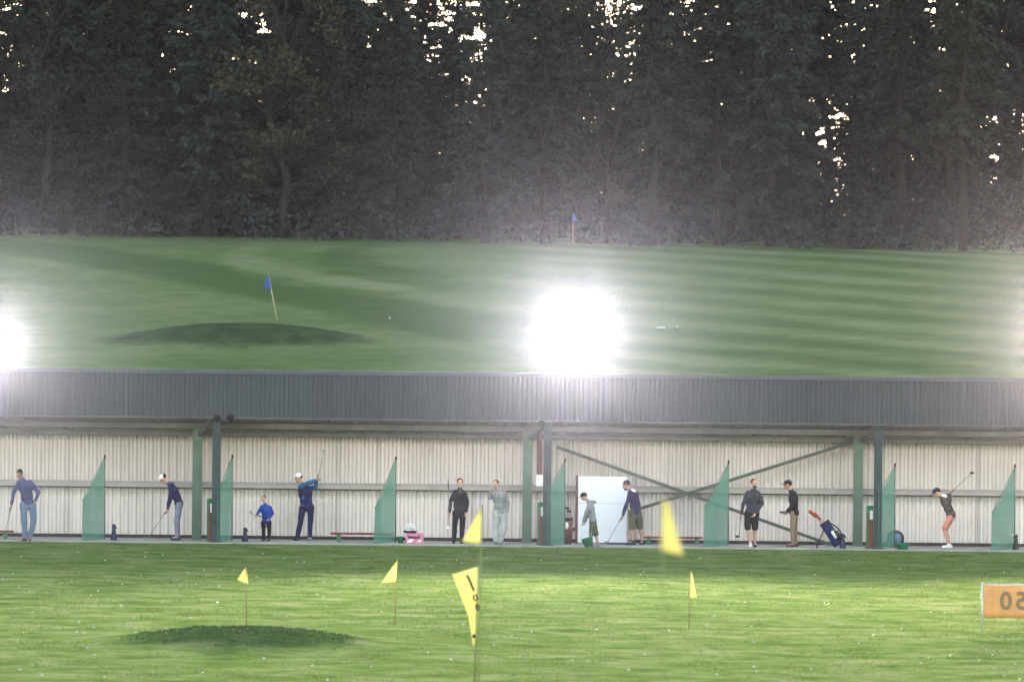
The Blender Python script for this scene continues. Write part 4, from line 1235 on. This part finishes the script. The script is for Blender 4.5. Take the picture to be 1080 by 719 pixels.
for k_, px_, d_, s_ in WOOD:
    if 325 < px_ < 540: s_ *= .85 if k_ < 5 else .92
    if px_ < 18: s_ *= .8
    if d_ <= 268 and (abs(px_-857) < 20 or abs(px_-1066) < 22): continue
    if d_ > 268 and (832 < px_ < 882 or 1036 < px_ < 1094): s_ = min(s_, .24 if px_ < 950 else .34)
    tree(k_, px_, d_, s_)
# low growth under the wood
def under():
    b = MB(); r = random.Random(31)
    for k in range(1900):
        d = r.uniform(261.0, 318); x = r.uniform(-33, 33); y = d-150; hgt = r.uniform(1.0, 3.6)*(.55 if d < 264 else 1.15 if d < 275 else 1.5)
        z0 = zt(x, y); cr = r.uniform(.5, 1.0)
        for q in range(34):
            v = Vector((r.gauss(0, .6)*cr, r.gauss(0, .6)*cr, 0)); zz = r.random()**.8*hgt
            spray(b, Vector((x, y, z0)) + v + Vector((0, 0, zz)), Vector((r.gauss(0, 1), r.gauss(0, 1), r.gauss(-.2, .8))), r.uniform(.18, .4), r.uniform(.05, .12), r)
    return b
tag(under().build('undergrowth', LEAF[1]), 'dark tangled undergrowth along the foot of the wood', None, None, 'stuff')

# ------------------------------------------------------------------ air, sky, light
HAZE = 8.8e-6
def haze():
    b = MB().box((-1650, -430, -3), (1650, 3050, 40))
    m = bpy.data.materials.new('haze'); m.use_nodes = True; nt = m.node_tree; nt.nodes.clear()
    v = nt.nodes.new('ShaderNodeVolumePrincipled'); o = nt.nodes.new('ShaderNodeOutputMaterial')
    v.inputs['Color'].default_value = (.86, .82, 1, 1); v.inputs['Density'].default_value = HAZE; v.inputs['Anisotropy'].default_value = .974  # lilac haze added so the lamps glow as with lens glare
    nt.links.new(v.outputs[0], o.inputs['Volume'])
    ob = b.build('haze', m); tag(ob, 'thin haze volume added for the glow round the floodlights', None, None, 'stuff')
haze()
w = bpy.data.worlds.new('World'); scene.world = w; w.use_nodes = True
nt = w.node_tree; bg = nt.nodes['Background']
sky = nt.nodes.new('ShaderNodeTexSky'); sky.sky_type = 'NISHITA'; sky.sun_disc = False
ELEV, ROT = R(9), R(0)
sky.sun_elevation = ELEV; sky.sun_rotation = ROT; sky.air_density = 1.2; sky.dust_density = .4; sky.ozone_density = 1.0
hs = nt.nodes.new('ShaderNodeHueSaturation'); hs.inputs['Saturation'].default_value = .7
nt.links.new(sky.outputs[0], hs.inputs['Color']); nt.links.new(hs.outputs[0], bg.inputs[0]); bg.inputs[1].default_value = .12
sl = bpy.data.lights.new('sun', 'SUN'); sl.energy = .05; sl.angle = R(2); sl.color = (1, .86, .7)
so = bpy.data.objects.new('sun', sl); COL.objects.link(so)
so.rotation_euler = Vector((0, -math.cos(ELEV), -math.sin(ELEV))).to_track_quat('-Z', 'Y').to_euler()

cd = bpy.data.cameras.new('camera'); co = bpy.data.objects.new('camera', cd); COL.objects.link(co)
co.matrix_world = Matrix.Translation(CAM) @ CAMROT.to_4x4()
cd.sensor_width = 36; cd.lens = 200; cd.clip_start = 1; cd.clip_end = 6000
cd.dof.use_dof = True; cd.dof.focus_distance = 151.0; cd.dof.aperture_fstop = 2.8
scene.camera = co
vs = scene.view_settings
vs.view_transform = 'Standard'; vs.look = 'None'; vs.gamma = 1; vs.use_curve_mapping = False; vs.exposure = 2.6
scene.render.resolution_x = 1024; scene.render.resolution_y = 681
cy = scene.cycles
cy.use_denoising = True
cy.use_adaptive_sampling = True; cy.adaptive_threshold = .02
cy.max_bounces = 4; cy.diffuse_bounces = 2; cy.glossy_bounces = 1; cy.transmission_bounces = 3; cy.transparent_max_bounces = 10; cy.volume_bounces = 0
cy.sample_clamp_indirect = 4
